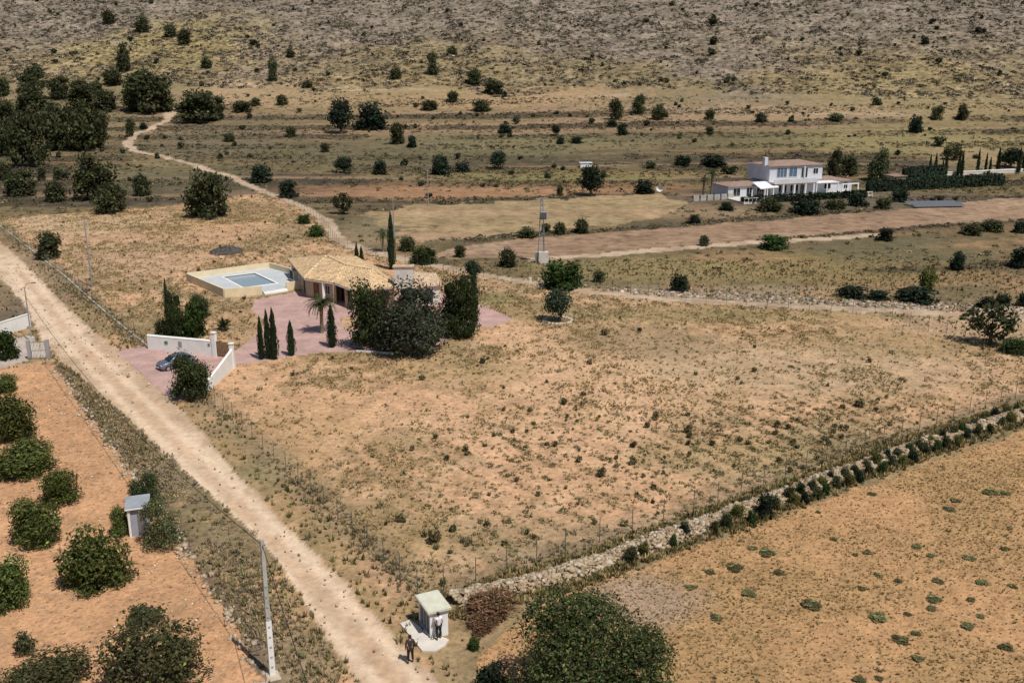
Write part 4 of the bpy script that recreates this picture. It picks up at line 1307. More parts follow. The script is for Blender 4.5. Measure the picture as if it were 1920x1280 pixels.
fence('wire fence along the far track behind the villa', [(492, 364), (560, 389), (600, 415), (636, 464), (760, 494), (960, 529), (1250, 560), (1640, 592)])
fence('wire fence slanting down from the track bend to the right photo edge', [(1640, 592), (1740, 622), (1920, 674), (1990, 694)])
fence('wire fence across the back of the plot below the pines', [(0, 410), (150, 399), (300, 389), (492, 364)])

# ------------------------------------------------------------------ stones: rubble wall, orchard edge, ring, heap
def stone_template(seed):
    r = rng(seed)
    v = np.array([(x, y, z) for z in (-1, 1) for x, y in ((-1, -1), (1, -1), (1, 1), (-1, 1))], float)
    v *= np.where(v[:, 2:3] > 0, .78, 1.0)
    v += r.normal(size=v.shape) * .17
    v *= np.array([.5, .42, .34])
    f = np.array([(3, 2, 1, 0), (4, 5, 6, 7), (0, 1, 5, 4), (1, 2, 6, 5), (2, 3, 7, 6), (3, 0, 4, 7)])
    return v, f
STONES = [stone_template(200 + i) for i in range(8)]
STONE_M = []
for i, (v, f) in enumerate(STONES):
    me = mesh_np('stone', v, f); me.materials.append(MATS['stone' if i % 4 else 'pale_stone']); STONE_M.append(me)

def merged(name, tmpl, pos, rz, sc, colr, mat, parent=None, loc=None, tilt=None):
    """many copies of small shapes joined in one mesh"""
    n = len(pos); r = rng(n)
    which = r.integers(len(tmpl), size=n)
    Vs = []; Qs = []; Cs = []; off = 0
    for i, (v, f) in enumerate(tmpl):
        m = which == i
        k = int(m.sum())
        if not k:
            continue
        cr, sr = np.cos(rz[m])[:, None], np.sin(rz[m])[:, None]
        vv = v[None] * sc[m][:, None, :]
        x = vv[..., 0] * cr - vv[..., 1] * sr; y_ = vv[..., 0] * sr + vv[..., 1] * cr
        w = np.stack([x, y_, vv[..., 2]], -1) + pos[m][:, None, :]
        Vs.append(w.reshape(-1, 3))
        Qs.append((f[None] + (off + np.arange(k) * len(v))[:, None, None]).reshape(-1, f.shape[1]))
        Cs.append(np.repeat(colr[m], len(v), 0)); off += k * len(v)
    q = np.concatenate(Qs)
    me = mesh_np(name, np.concatenate(Vs), q if q.shape[1] == 4 else None, q if q.shape[1] == 3 else None, np.concatenate(Cs))
    return link(name, me, mat, parent, loc)

def along(pts, n, r):
    P = np.array([p[:2] for p in pts]); L = np.linalg.norm(np.diff(P, axis=0), axis=1); cum = np.concatenate([[0], np.cumsum(L)])
    t = np.sort(r.random(n)) * cum[-1]; i = np.clip(np.searchsorted(cum, t) - 1, 0, len(L) - 1)
    f = ((t - cum[i]) / L[i])[:, None]
    q = P[i] * (1 - f) + P[i + 1] * f; d = (P[i + 1] - P[i]) / L[i][:, None]
    return q, np.stack([-d[:, 1], d[:, 0]], -1), t

def rubble_wall():
    r = rng(77)
    line = W((848, 1128), (900, 1115), (965, 1102), (1060, 1078), (1180, 1036), (1300, 992), (1480, 927), (1700, 846), (1920, 776), (2010, 748))
    org = np.array([line[0][0], line[0][1], h1(*line[0][:2])])
    root = thing('rubble_wall', 'long low dry-stone rubble wall between the wire fence and the orange field', 'wall', tuple(org))
    N = 7500
    q, nn, t = along(line, N, r)
    wide = 1.15 - .0045 * t
    s = r.uniform(-1, 1, N)
    off = s * wide * (.75 + .25 * vnoise(t / 1.5, t * 0, 3))
    ht = .55 * (1 - np.abs(s) ** 2.2) * (.55 + .8 * vnoise(t / 2.2, t * 0 + 4, 8))
    P = q + nn * off[:, None]
    Zs = hgt(P[:, 0], P[:, 1]) + ht * r.uniform(.75, 1.05, N)
    size = np.minimum(np.exp(r.normal(size=N) * .34) * .215, .46)
    pos = np.stack([P[:, 0], P[:, 1], Zs], -1) - org
    # earth and small fill inside
    cl = np.linspace(0, 1, 60)
    qq, nq, tq = along(line, 60, rng(1))
    V = []; 
    for k in range(60):
        w = (1.05 - .0045 * tq[k]) * .9; z = h1(*qq[k])
        for a, hh in ((-1, -.1), (-.5, .28), (0, .36), (.5, .28), (1, -.1)):
            p = qq[k] + nq[k] * a * w
            V.append((p[0] - org[0], p[1] - org[1], z + hh - org[2]))
    F_ = [(k * 5 + j, k * 5 + j + 1, (k + 1) * 5 + j + 1, (k + 1) * 5 + j) for k in range(59) for j in range(4)]
    link('wall_core', mesh_np('wall_core', V, F_), 'wall_earth', root)
    dist = np.linalg.norm(np.stack([P[:, 0], P[:, 1], Zs], -1) - CAMP, axis=1)
    vis = size / dist * (np.abs(pos[:, 2]) < 9)
    order = np.argsort(-vis)
    first = order[:295]; rest = order[295:]
    for i in first:
        o = link('stone', STONE_M[r.integers(8)], None, root, tuple(pos[i]), r.uniform(0, 6.28), (size[i] * r.uniform(.8, 1.3), size[i], size[i] * r.uniform(.7, 1.1)))
        o.rotation_euler = (r.normal() * .25, r.normal() * .25, r.uniform(0, 6.28))
    cols = np.where(r.random(len(rest))[:, None] < .15 + .4 * (s[rest] > .35)[:, None], c(.50, .42, .32), c(.38, .28, .18)) * r.uniform(.6, 1.15, (len(rest), 1))
    o = merged('small_stones', STONES, pos[rest], r.uniform(0, 6.28, len(rest)), size[rest][:, None] * r.uniform(.7, 1.2, (len(rest), 3)), cols, 'bits', root)
    o['kind'] = 'stuff'
    return line
RW = rubble_wall()

def edge_wall():
    r = rng(78)
    line = [p for p in W((98, 690), (134, 728), (178, 798), (230, 858), (248, 894), (302, 966), (347, 1036), (402, 1112), (452, 1198), (494, 1290))]
    org = np.array([line[0][0], line[0][1], h1(*line[0][:2])])
    root = thing('low_stone_wall', 'tumbled low stone edging between the orchard and the road verge', 'wall', tuple(org))
    N = 330
    q, nn, t = along(line, N, r)
    P = q + nn * r.normal(size=(N, 1)) * .30
    size = np.minimum(np.exp(r.normal(size=N) * .4) * .22, .45)
    pos = np.stack([P[:, 0], P[:, 1], hgt(P[:, 0], P[:, 1]) + r.uniform(.0, .32, N) * vnoise(t / 3, 0 * t, 2)], -1) - org
    order = np.argsort(-size)
    for i in order[:200]:
        link('stone', STONE_M[r.integers(8)], None, root, tuple(pos[i]), r.uniform(0, 6.28), (size[i], size[i], size[i]))
    rest = order[200:]
    o = merged('small_stones', STONES, pos[rest], r.uniform(0, 6.28, len(rest)), size[rest][:, None] * np.ones((1, 3)), np.repeat(c(.42, .36, .29)[None], len(rest), 0) * r.uniform(.6, 1.2, (len(rest), 1)), 'bits', root)
    o['kind'] = 'stuff'
edge_wall()

def ring(label, px, py, rx, n, size=.3):
    g = G(px, py); root = thing('stone_ring', label, 'stone ring', tuple(g)); R = rx * mpp(g); r = rng(n)
    for k in range(n):
        a = 2 * math.pi * k / n
        x, y_ = R * math.cos(a), R * math.sin(a)
        link('stone', STONE_M[4 * (k % 2)], None, root, (x, y_, h1(g[0] + x, g[1] + y_) - g[2] + .05), r.uniform(0, 6), (size * 1.2, size, size))
ring('ring of white stones round the foot of the lone round tree', 1046, 601, 26, 22, .45)
A = G(425, 472); r = rng(5); N = 700
th_ = r.uniform(0, 6.28, N); rr = np.sqrt(r.random(N))
pos = np.stack([rr * 2.6 * np.cos(th_), rr * 3.0 * np.sin(th_), (1 - rr) * .9 + .05], -1)
pos[:, 2] += hgt(A[0] + pos[:, 0], A[1] + pos[:, 1]) - A[2]
o = merged('gravel_heap', STONES, pos, th_ * 5, r.uniform(.2, .55, (N, 1)) * np.ones((1, 3)), np.repeat(c(.10, .085, .08)[None], N, 0) * r.uniform(.5, 1.3, (N, 1)), 'bits', None, tuple(A))
tag(o, 'dark heap of gravel on the bare ground behind the pool', 'heap')

# ------------------------------------------------------------------ far villa across the valley
def far_villa():
    p = G(1489, 366); s = mpp(p)
    a = G(1400, 372); b = G(1600, 360)
    d = unit((b - a)[:2])
    root = thing('country_house', 'white two-storey country house with terraces on the far side of the valley', 'house', (p[0], p[1], h1(p[0], p[1])), ang(d))
    lx = lambda px: (px - 1489) * s
    lz = lambda py: (364 - py) * s
    def blk(name, x0, x1, y0, y1, z0, z1, mat='villa_paint', parent=root):
        return MB().box(((x0 + x1) / 2, (y0 + y1) / 2, (z0 + z1) / 2), (x1 - x0, y1 - y0, z1 - z0)).build(name, mat, parent)
    def hip(name, x0, x1, y0, y1, z0, z1, k=.32, mat='villa_roof', ov=.4):
        x0 -= ov; x1 += ov; y0 -= ov; y1 += ov; w = min(x1 - x0, y1 - y0) * .5 * .95
        mb = MB(); lo = [(x0, y0, z0), (x1, y0, z0), (x1, y1, z0), (x0, y1, z0)]; m = (y0 + y1) / 2
        r1, r2 = (x0 + w, m, z1), (x1 - w, m, z1)
        mb.face([lo[0], lo[1], r2, r1]); mb.face([lo[1], lo[2], r2]); mb.face([lo[2], lo[3], r1, r2]); mb.face([lo[3], lo[0], r1])
        mb.face([(q[0], q[1], z0 - .12) for q in lo][::-1])
        for i in range(4):
            q, w_ = lo[i], lo[(i + 1) % 4]; mb.face([(q[0], q[1], z0 - .12), (w_[0], w_[1], z0 - .12), w_, q])
        return mb.build(name, mat, root)
    # terrace slab
    blk('terrace', lx(1346), lx(1622), -7.0, 9, -1.2, .12, 'pale_concrete')
    # ground floor + first floor of the main block
    gf = blk('ground_floor_wall', lx(1436), lx(1545), 0, 9, .12, lz(339)); 
    ff = blk('upper_wall', lx(1432), lx(1547), 0, 9, lz(336), lz(309))
    blk('balcony_slab', lx(1430), lx(1524), -2.6, 0, lz(339), lz(336), 'pale_concrete')
    blk('balcony_parapet', lx(1430), lx(1524), -2.6, -2.45, lz(336), lz(331), 'villa_paint')
    hip('roof', lx(1436), lx(1547), 0, 8, lz(309) + .1, lz(303) + .2)
    ch = blk('chimney', lx(1431), lx(1438), 2, 3, lz(309), lz(294)); 
    def win(parent, x0, x1, z0, z1, pane='glass_dark', y=0, bars=1, nm='window'):
        opening(parent, (lx(x0), y), (lx(x1), y), .5, abs(lx(x1) - lx(x0)) * .96, lz(z0), lz(z1), pane, 'white_paint', nm, bars)
    win(ff, 1447, 1470, 330, 312, 'glass_blue', 0, 2); win(ff, 1473, 1492, 330, 312, 'glass_blue', 0, 1)
    win(ff, 1500, 1515, 332, 313, 'glass_dark', 0, 1, 'door'); win(ff, 1526, 1538, 326, 315, 'glass_dark')
    for x in (1451, 1475, 1499, 1517):
        blk('column', lx(x) - .2, lx(x) + .2, -2.5, -2.1, .12, lz(339), 'villa_paint')
    blk('upper_column', lx(1495) - .2, lx(1495) + .2, -2.4, -2.0, lz(336), lz(309), 'villa_paint')
    for x0, x1 in ((1453, 1472), (1478, 1497), (1500, 1514)):
        win(gf, x0, x1, 362, 344, 'glass_dark', 0, 2, 'door')
    # left wing with its white awning
    lw = blk('left_wing_wall', lx(1352), lx(1436) - .02, 1, 8, .12, lz(344)); hip('left_wing_roof', lx(1354), lx(1434), 1, 8, lz(344) + .1, lz(338))
    win(lw, 1362, 1378, 362, 347, 'glass_dark', 1); win(lw, 1390, 1404, 364, 347, 'glass_dark', 1, 1, 'door'); win(lw, 1412, 1428, 364, 347, 'glass_dark', 1, 2, 'door')
    MB().loft([[(lx(1398), -3.4, lz(346)), (lx(1436), -3.4, lz(344)), (lx(1440), 1, lz(337)), (lx(1402), 1, lz(338))], [(lx(1398), -3.4, lz(346) + .12), (lx(1436), -3.4, lz(344) + .12), (lx(1440), 1, lz(337) + .12), (lx(1402), 1, lz(338) + .12)]]).build('awning', 'awning', root)
    for x in (1381, 1408, 1413, 1426):
        blk('awning_post', lx(x) - .1, lx(x) + .1, -3.3, -3.1, .12, lz(346), 'white_paint')
    # right wing
    rw = blk('right_wing_wall', lx(1547) + .02, lx(1618), .5, 8, .12, lz(342)); hip('right_wing_roof', lx(1549), lx(1616), .5, 8, lz(342) + .1, lz(335))
    win(rw, 1556, 1572, 356, 345, 'glass_dark', .5); win(rw, 1600, 1610, 357, 344, 'glass_dark', .5, 1, 'door')
    blk('flat_awning', lx(1520), lx(1571), -2.8, .45, lz(341), lz(341) + .14, 'awning')
    for x in (1522, 1545, 1569):
        blk('awning_post', lx(x) - .1, lx(x) + .1, -2.7, -2.5, .12, lz(341), 'white_paint')
    blk('pergola_beam', lx(1580), lx(1618), -2.3, -2.1, lz(346), lz(344), 'white_paint')
    for x in (1582, 1600, 1617):
        blk('pergola_post', lx(x) - .12, lx(x) + .12, -2.32, -2.08, .12, lz(346), 'white_paint')
    # terrace balustrade
    for k, x in enumerate(np.linspace(1348, 1620, 35)):
        blk('baluster', lx(x) - .06, lx(x) + .06, -6.9, -6.78, .12, .9, 'white_paint')
    blk('handrail', lx(1347), lx(1621), -6.92, -6.76, .9, 1.0, 'white_paint')
    o = thing('terrace_wall', 'white garden wall with dark gaps left of the country house', 'wall', tuple(G(1305, 377)), ang(d))
    for k in range(6):
        MB().box((k * 1.75, 0, .5), (1.35, .3, 1.5)).build('wall_panel', 'concrete', o)
    o = thing('garden_house', 'pink flat-roofed outbuilding between the country house and the hedge', 'outbuilding', tuple(G(1685, 345)), ang(d))
    MB().box((0, 0, .9), (6.5, 4, 2.4)).build('wall', 'sand_paint', o)
    MB().box((0, 0, 2.2), (7.0, 4.5, .2)).build('roof', 'villa_roof', o)
    MB().box((1.0, -2.02, .9), (1.2, .08, 1.8)).build('door', 'timber', o)
    o = thing('driveway_wall', 'long pale wall behind the row of small cypresses', 'wall', tuple(G(1690, 334)), 0)
    q0 = G(1690, 334); q1 = G(1945, 322)
    wall_strip('wall_panel', [(0, 0), (q1 - q0)[:2]], .3, -.5, [1.0, 1.0 + q1[2] - q0[2]], 'pale_concrete', o)
    wall_strip('coping', [(0, 0), (q1 - q0)[:2]], .42, .98, [1.06, 1.06 + q1[2] - q0[2]], 'white_paint', o)
far_villa()

def hedge(label, a, b, w, h, seed, colour=K_DARK * 1.15):
    A = G(*a); B = G(*b); r = rng(seed); L = np.linalg.norm((B - A)[:2])
    n = int(L * 60)
    x = r.uniform(0, 1, n); side = r.integers(0, 3, n)
    y_ = np.where(side == 0, r.uniform(-w / 2, w / 2, n), np.where(side == 1, -w / 2, w / 2)); z = np.where(side == 0, h, r.uniform(.1, h, n))
    y_ = y_ + r.normal(size=n) * .12; z = np.maximum(.03, z + r.normal(size=n) * .12 + .35 * (vnoise(x * L / 2.2, x * 0, seed) - .5))
    dz = B[2] - A[2]
    P = np.stack([x * L, y_, z + x * dz], -1)
    N = np.stack([0 * x, np.where(side == 1, -1, np.where(side == 2, 1, 0)), np.where(side == 0, 1., .2)], -1)
    V, Qd, cc = leaves(r, P, N, .30, 1.1, colour, .35)
    hb = h * .9; e = w / 2 * .9; off = len(V)
    V = np.concatenate([V, [(0, -e, -.3), (L, -e, dz - .3), (L, e, dz - .3), (0, e, -.3), (0, -e, hb), (L, -e, hb + dz), (L, e, hb + dz), (0, e, hb)]])
    Qd = np.concatenate([Qd, off + np.array([(4, 5, 6, 7), (0, 1, 5, 4), (1, 2, 6, 5), (2, 3, 7, 6), (3, 0, 4, 7)])])
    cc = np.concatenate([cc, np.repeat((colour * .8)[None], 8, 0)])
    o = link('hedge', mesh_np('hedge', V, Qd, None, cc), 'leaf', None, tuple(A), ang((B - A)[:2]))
    return tag(o, label, 'hedge')
hedge('long dark clipped hedge right of the country house', (1628, 360), (1876, 347), 2.4, 2.6, 1)
hedge('low dark hedge along the foot of the country house terrace', (1392, 382), (1622, 369), 1.4, 1.3, 2)
hedge('tall dark hedge block in front of the small cypress row', (1695, 346), (1765, 342), 3.0, 4.2, 3)

def solar():
    p = G(1716, 391); q = G(1818, 389)
    d = unit((q - p)[:2]); s = mpp(p)
    L = 101 * s
    root = thing('solar_array', 'low rows of blue-grey solar panels at the edge of the ploughed field', 'solar panels', (p[0], p[1], h1(*p[:2])), ang(d))
    pm = MB().box((0, 0, 0), (L / 9 - .08, 1.7, .05)).mesh('panel')
    fm = MB().box((0, 0, 0), (L / 9 - .02, 1.78, .035)).mesh('panel_frame')
    for row in range(2):
        for k in range(9):
            o = link('panel', pm, 'solar_blue', root, (L * (k + .5) / 9, 1.0 + row * 3.0, .6))
            o.rotation_euler = (math.radians(18), 0, 0)
            f = link('panel_frame', fm, 'galvanised', o, (0, 0, -.012))
        for k in range(5):
            MB().box((L * (k + .5) / 5, 1.0 + row * 3.0, .2), (.1, .1, .8)).build('support', 'galvanised', root)
solar()
A = G(1237, 361)
o = thing('satellite_dish', 'round white dish on a short mast left of the country house', 'dish', tuple(A), -.3)
mb = MB(); R = 6.5 * mpp(A)
ringz = [[(R * k * math.cos(t), -.3 * (1 - k * k) * 0 + .35 * k * k - .0, R * k * math.sin(t) + R + .2) for t in np.linspace(0, 2 * math.pi, 19)[:-1]] for k in (.08, .5, 1.0)]
ringz = [[(x, -yy, z) for x, yy, z in rr] for rr in ringz]
mb.loft(ringz, False); mb.build('reflector', 'white_paint', o)
MB().tube([(0, .1, -.2), (0, .1, R + .2)], .08, 6).build('mast', 'galvanised', o)
MB().tube([(0, 0, R + .2), (0, -.9, R + .3)], .03, 5).build('feed_arm', 'galvanised', o)
A = G(1098, 313)
o = thing('white_shed', 'tiny white shed showing above the round dark tree', 'shed', tuple(A), .1)
w_ = 22 * mpp(A)
MB().box((0, 0, .4), (w_, 2.2, 1.4)).build('wall', 'white_paint', o)
MB().box((0, 0, 1.15), (w_ + .3, 2.5, .14)).build('roof', 'villa_paint', o)
A = G(225, 82)
o = thing('ruined_house', 'pale tumbledown walls on the hill foot left of the yellow slope', 'ruin', tuple(A), .15)
for x, y_, l, rz in ((0, 0, 9, 0), (-4.4, 3, 6, 1.57), (5.5, 1, 5, .1)):
    MB().box((x, y_, .2), (l, .5, 2.0), rz).build('wall', 'pale_stone', o)

# ------------------------------------------------------------------ people
def skin_mesh(name, verts, edges, radii, sub=1):
    me = bpy.data.meshes.new(name)
    me.from_pydata([tuple(v) for v in verts], edges, [])
    o = bpy.data.objects.new(name + '_tmp', me); col.objects.link(o)
    bm = bmesh.new(); bm.from_mesh(me)
    ly = bm.verts.layers.skin.verify()
    for v, r in zip(bm.verts, radii):
        v[ly].radius = (r, r)
    bm.verts.ensure_lookup_table(); bm.verts[0][ly].use_root = True
    bm.to_mesh(me); bm.free()
    o.modifiers.new('skin', 'SKIN').use_smooth_shade = True
    s = o.modifiers.new('sub', 'SUBSURF'); s.levels = sub; s.render_levels = sub
    dg = bpy.context.evaluated_depsgraph_get()
    out = bpy.data.meshes.new_from_object(o.evaluated_get(dg), depsgraph=dg)
    out.name = name
    bpy.data.objects.remove(o)
    return out

def chain(ch):
    V = []; E_ = []; R_2 = []
    idx = {}
    for path in ch:
        prev = None
        for key, p, r in path:
            if key not in idx:
                idx[key] = len(V); V.append(p); R_2.append(r)
            if prev is not None:
                E_.append((prev, idx[key]))
            prev = idx[key]
    return V, E_, R_2

def person(label, at, yaw, pose, shirt, trousers, shoes, H=1.74):
    g = G(*at)
    root = thing('person', label, 'person', (g[0], g[1], h1(g[0], g[1]) + pose.get('lift', 0)), yaw)
    k = H / 1.74
    # x right, y forward
    J = dict(pel=(0, 0, .93), sp=(0, .01, 1.12), ch=(0, .0, 1.32), nk=(0, .01, 1.48), hb=(0, .03, 1.57), ht=(0, .03, 1.66))
    for s, nme in ((-1, 'l'), (1, 'r')):
        J['hip' + nme] = (s * .10, 0, .88); st = pose.get('step', 0) * s
        J['kn' + nme] = (s * .12, .03 + st * .5, .48); J['an' + nme] = (s * .13, -.02 + st, .09); J['to' + nme] = (s * .15, .15 + st, .04)
        J['sh' + nme] = (s * .19, 0, 1.42)
        e, w = pose['arm' + nme]
        J['el' + nme] = e; J['wr' + nme] = w
    P = {a: tuple(np.array(b) * k) for a, b in J.items()}
    R = dict(pel=.125, sp=.115, ch=.135, nk=.055, hb=.085, ht=.085, hipl=.09, hipr=.09, knl=.06, knr=.06, anl=.042, anr=.042, tol=.035, tor=.035, shl=.065, shr=.065, ell=.042, elr=.042, wrl=.028, wrr=.028)
    paths = [['pel', 'sp', 'ch', 'nk', 'hb', 'ht']] + [['pel', 'hip' + s, 'kn' + s, 'an' + s, 'to' + s] for s in 'lr'] + [['ch', 'sh' + s, 'el' + s, 'wr' + s] for s in 'lr']
    ch = [[(q, P[q], R[q] * k) for q in pth] for pth in paths]
    for s in 'lr':                                   # palm, four fingers and a thumb on each hand
        w = np.array(P['wr' + s]); d = norm(w - np.array(P['el' + s])); side = norm(np.cross(d, [0.3, 1, .2])); nrm = norm(np.cross(d, side))
        palm = w + d * .06
        ch.append([('wr' + s, tuple(w), .028), ('pa' + s, tuple(palm), .030)])
        for f, (o_, L) in enumerate(((-.030, .075), (-.010, .085), (.010, .08), (.030, .062))):
            m_ = palm + side * o_ + d * (.03 + L * .45); t_ = palm + side * o_ * 1.1 + d * (.03 + L * .85) + nrm * .03
            ch.append([('pa' + s, tuple(palm), .030), (f'f{f}{s}m', tuple(m_), .0095), (f'f{f}{s}t', tuple(t_), .008)])
        tb = w + d * .025 + side * -.04; tt = tb + side * -.025 + d * .05
        ch.append([('wr' + s, tuple(w), .028), ('tb' + s, tuple(tb), .012), ('tt' + s, tuple(tt), .009)])
    V, E_, Rr = chain(ch)
    body = link('body', skin_mesh('body', V, E_, Rr), 'skin', root)
    grow = lambda names, f: [(q, P[q], R[q] * k * f) for q in names]
    cut = lambda a, b, t: tuple(np.array(P[a]) * (1 - t) + np.array(P[b]) * t)
    sh = [grow(['sp', 'ch'], 1.18), [('sp', P['sp'], R['sp'] * 1.18), ('hem', tuple(np.array(P['pel']) + [0, 0, -.02]), .135)], [('ch', P['ch'], .155), ('nb', cut('ch', 'nk', .6), .085)]]
    for s in 'lr':
        t = pose.get('sleeve', .8)
        sh.append([('ch', P['ch'], .155), ('sh' + s, P['sh' + s], .078)] + ([('sl' + s, cut('sh' + s, 'el' + s, t), .062)] if t <= 1 else [('sl' + s, P['el' + s], .056), ('cf' + s, cut('el' + s, 'wr' + s, .9), .045)]))
    V, E_, Rr = chain(sh); link('shirt', skin_mesh('shirt', V, E_, Rr), shirt, root)
    tr = [[('pel', tuple(np.array(P['pel']) + [0, 0, .02]), .138), ('hip' + s, P['hip' + s], .105), ('kn' + s, P['kn' + s], .078), ('cu' + s, cut('kn' + s, 'an' + s, .92), .065)] for s in 'lr']
    V, E_, Rr = chain(tr); link('trousers', skin_mesh('trousers', V, E_, Rr), trousers, root)
    for s in 'lr':
        a, t = np.array(P['an' + s]), np.array(P['to' + s])
        b = a * .7 + t * .3
        V, E_, Rr = chain([[('a', tuple(np.array([a[0], a[1] - .04, .05])), .05), ('b', (b[0], b[1], .05), .052), ('c', (t[0], t[1], .042), .044)]])
        link('shoe', skin_mesh('shoe', V, E_, Rr), shoes, root)
    # face: eyes, nose and mouth on the front of the head, ears at the sides, hair over crown and nape
    hx, hy, hz = P['ht']; hz -= .03 * k
    bm = bmesh.new(); bmesh.ops.create_uvsphere(bm, u_segments=14, v_segments=9, radius=1)
    for v in list(bm.verts):
        if v.co.z < -.25 and v.co.y > -.35 or (v.co.y > .55 and v.co.z < .35):
            bm.verts.remove(v)
    for v in bm.verts:
        v.co = Vector((v.co.x * .098, v.co.y * .112, v.co.z * .115))
    me = bpy.data.meshes.new('hair'); bm.to_mesh(me); bm.free()
    link('hair', me, 'hair', root, (hx, hy - .012, hz + .03))
    for s in (-1, 1):
        MB().box((hx + s * .034, hy + .088, hz + .0), (.022, .012, .010)).build('eye', 'black', root)
        MB().box((hx + s * .092, hy + .0, hz - .01), (.016, .03, .05)).build('ear', 'skin', root)
    MB().box((hx, hy + .098, hz - .03), (.02, .03, .035), 0, .5).build('nose', 'skin', root)
    MB().box((hx, hy + .088, hz - .065), (.045, .012, .010)).build('mouth', 'red_plastic', root)
    return root
person('person in white T-shirt and dark trousers with raised hand beside the kiosk', (823, 1200), .5,
       dict(arml=((-.24, .05, 1.16), (-.20, .22, 1.30)), armr=((.25, -.02, 1.14), (.23, .08, .90)), step=.06, lift=.10, sleeve=.75), 'shirt_white', 'trousers_dark', 'shoe')
person('person in dark brown jacket and black trousers standing on the road edge', (770, 1241), .25,
       dict(arml=((-.25, -.03, 1.13), (-.24, .10, .90)), armr=((.25, -.02, 1.13), (.22, .16, .98)), step=.05, sleeve=2), 'jacket_brown', 'trousers_black', 'shoe')

# ------------------------------------------------------------------ palms and spiky plants
def frond_mesh(name, seed, L=1.0, n=11, droop=.75, w=.26, colour=c(.045, .06, .022)):
    r = rng(seed); V = []; Qd = []; Cc = []
    for k in range(n * 2):
        t = .12 + .88 * (k // 2) / n; s = -1 if k % 2 else 1
        x = L * t; z = L * (.45 * math.sin(t * 1.9) - droop * t ** 2.2)
        base = np.array([x, 0, z]); tip = base + np.array([.16 * L, s * w * L * (1.15 - .75 * t), -.05 * L])
        e = np.array([.075 * L, 0, 0]); i = len(V)
        V += [base - e * .5, base + e * .5, tip + e * .15, tip - e * .15]; Qd.append((i, i + 1, i + 2, i + 3)); Cc += [colour * math.exp(.3 * r.normal())] * 4
    for k in range(6):                                # midrib
        t0, t1 = k / 6, (k + 1) / 6
        f = lambda t: np.array([L * t, 0, L * (.45 * math.sin(t * 1.9) - droop * t ** 2.2)])
        e = np.array([0, .015 * L, 0]); i = len(V)
        V += [f(t0) - e, f(t0) + e, f(t1) + e, f(t1) - e]; Qd.append((i, i + 1, i + 2, i + 3)); Cc += [colour * 1.6] * 4
    me = mesh_np(name, np.array(V), Qd, None, np.array(Cc)); me.materials.append(MATS['leaf'])
    return me
FROND = [frond_mesh('frond', i, colour=c(.052, .066, .026) * (1 + .15 * i)) for i in range(2)] + [frond_mesh('frond', 5, 1, 9, 1.1, .14, c(.16, .13, .05))]
def palm(label, px, yb, ytop, rpx, nfr=22, group=None, dry=3):
    g = G(px, yb); s = mpp(g); ht = TH(g, ytop) - g[2]; R = rpx * s
    o = thing('palm_tree', label, 'palm', (g[0], g[1], h1(g[0], g[1])), 0, group)
    r = rng(int(px))
    rad = min(.24, ht * .06)
    mb = MB(); mb.tube([(0, 0, -.2), (0, 0, .3), (.04, 0, ht * .6), (.06, .02, ht)], [rad * 1.5, rad * 1.1, rad, rad * 1.25], 9)
    tr = mb.build('trunk', 'pale_bark', o)
    for k in range(nfr):
        a = k * 2.4; e = R * r.uniform(.85, 1.1); up_a = r.uniform(-.5, .75) if k >= dry else -.9
        f = link('frond', FROND[2] if k < dry else FROND[k % 2], None, o, (.06, .02, ht), None, (e, e, e))
        f.rotation_euler = (r.normal() * .2, -up_a, a)
    return o
palm('feathery palm on the pink forecourt beside the slim cypress', 604, 624, 572, 29, 34)
palm('palm with drooping fronds behind the villa roof, left of the tall cypress', 718, 472, 442, 19, 18)
palm('taller palm, inner one of two at the left end of the country house', 1333, 372, 328, 20, 16, 'palms by the country house')
palm('shorter palm, outer one of two by the country house', 1318, 372, 338, 15, 14, 'palms by the country house')

SPIKE = []
for sd_ in range(3):
    r = rng(300 + sd_); V = []; Qd = []; Cc = []
    for k in range(46):
        a = r.uniform(0, 6.28); e = r.uniform(.15, 1.35); L = r.uniform(.7, 1.1)
        d = np.array([math.cos(a) * math.cos(e), math.sin(a) * math.cos(e), math.sin(e)]); sdv = np.array([-math.sin(a), math.cos(a), 0]) * .06
        m_ = d * L * .55; t_ = d * L + np.array([0, 0, -.10]); i = len(V); z0 = np.array([0, 0, .25])
        V += [z0 - sdv, z0 + sdv, z0 + m_ + sdv, z0 + m_ - sdv, z0 + t_]; Qd += [(i, i + 1, i + 2, i + 3), (i + 3, i + 2, i + 4, i + 4)]
        Cc += [K_BUSH * c(1.0, 1.1, .9) * math.exp(.3 * r.normal())] * 5
    V = np.array(V); q = np.array([f for f in Qd if f[2] != f[3]]); t = np.array([f[:3] for f in Qd if f[2] == f[3]])
    me = mesh_np('spiky_plant', V, q, t, np.array(Cc)); me.materials.append(MATS['leaf']); SPIKE.append(me)
def spiky(label, px, yb, w, group=None, sc=1.0, nm='spiky_plant', k=0):
    g = G(px, yb); a = w / 2 * mpp(g) * sc
    o = link(nm, SPIKE[k % 3], None, None, (g[0], g[1], h1(g[0], g[1]) - .15 * a), px, (a, a, a * 1.1))
    return tag(o, label, 'plant', group)
spiky('large spiky yucca on the dry ground inside the entrance wall', 420, 618, 50, None, 1.05, 'yucca')
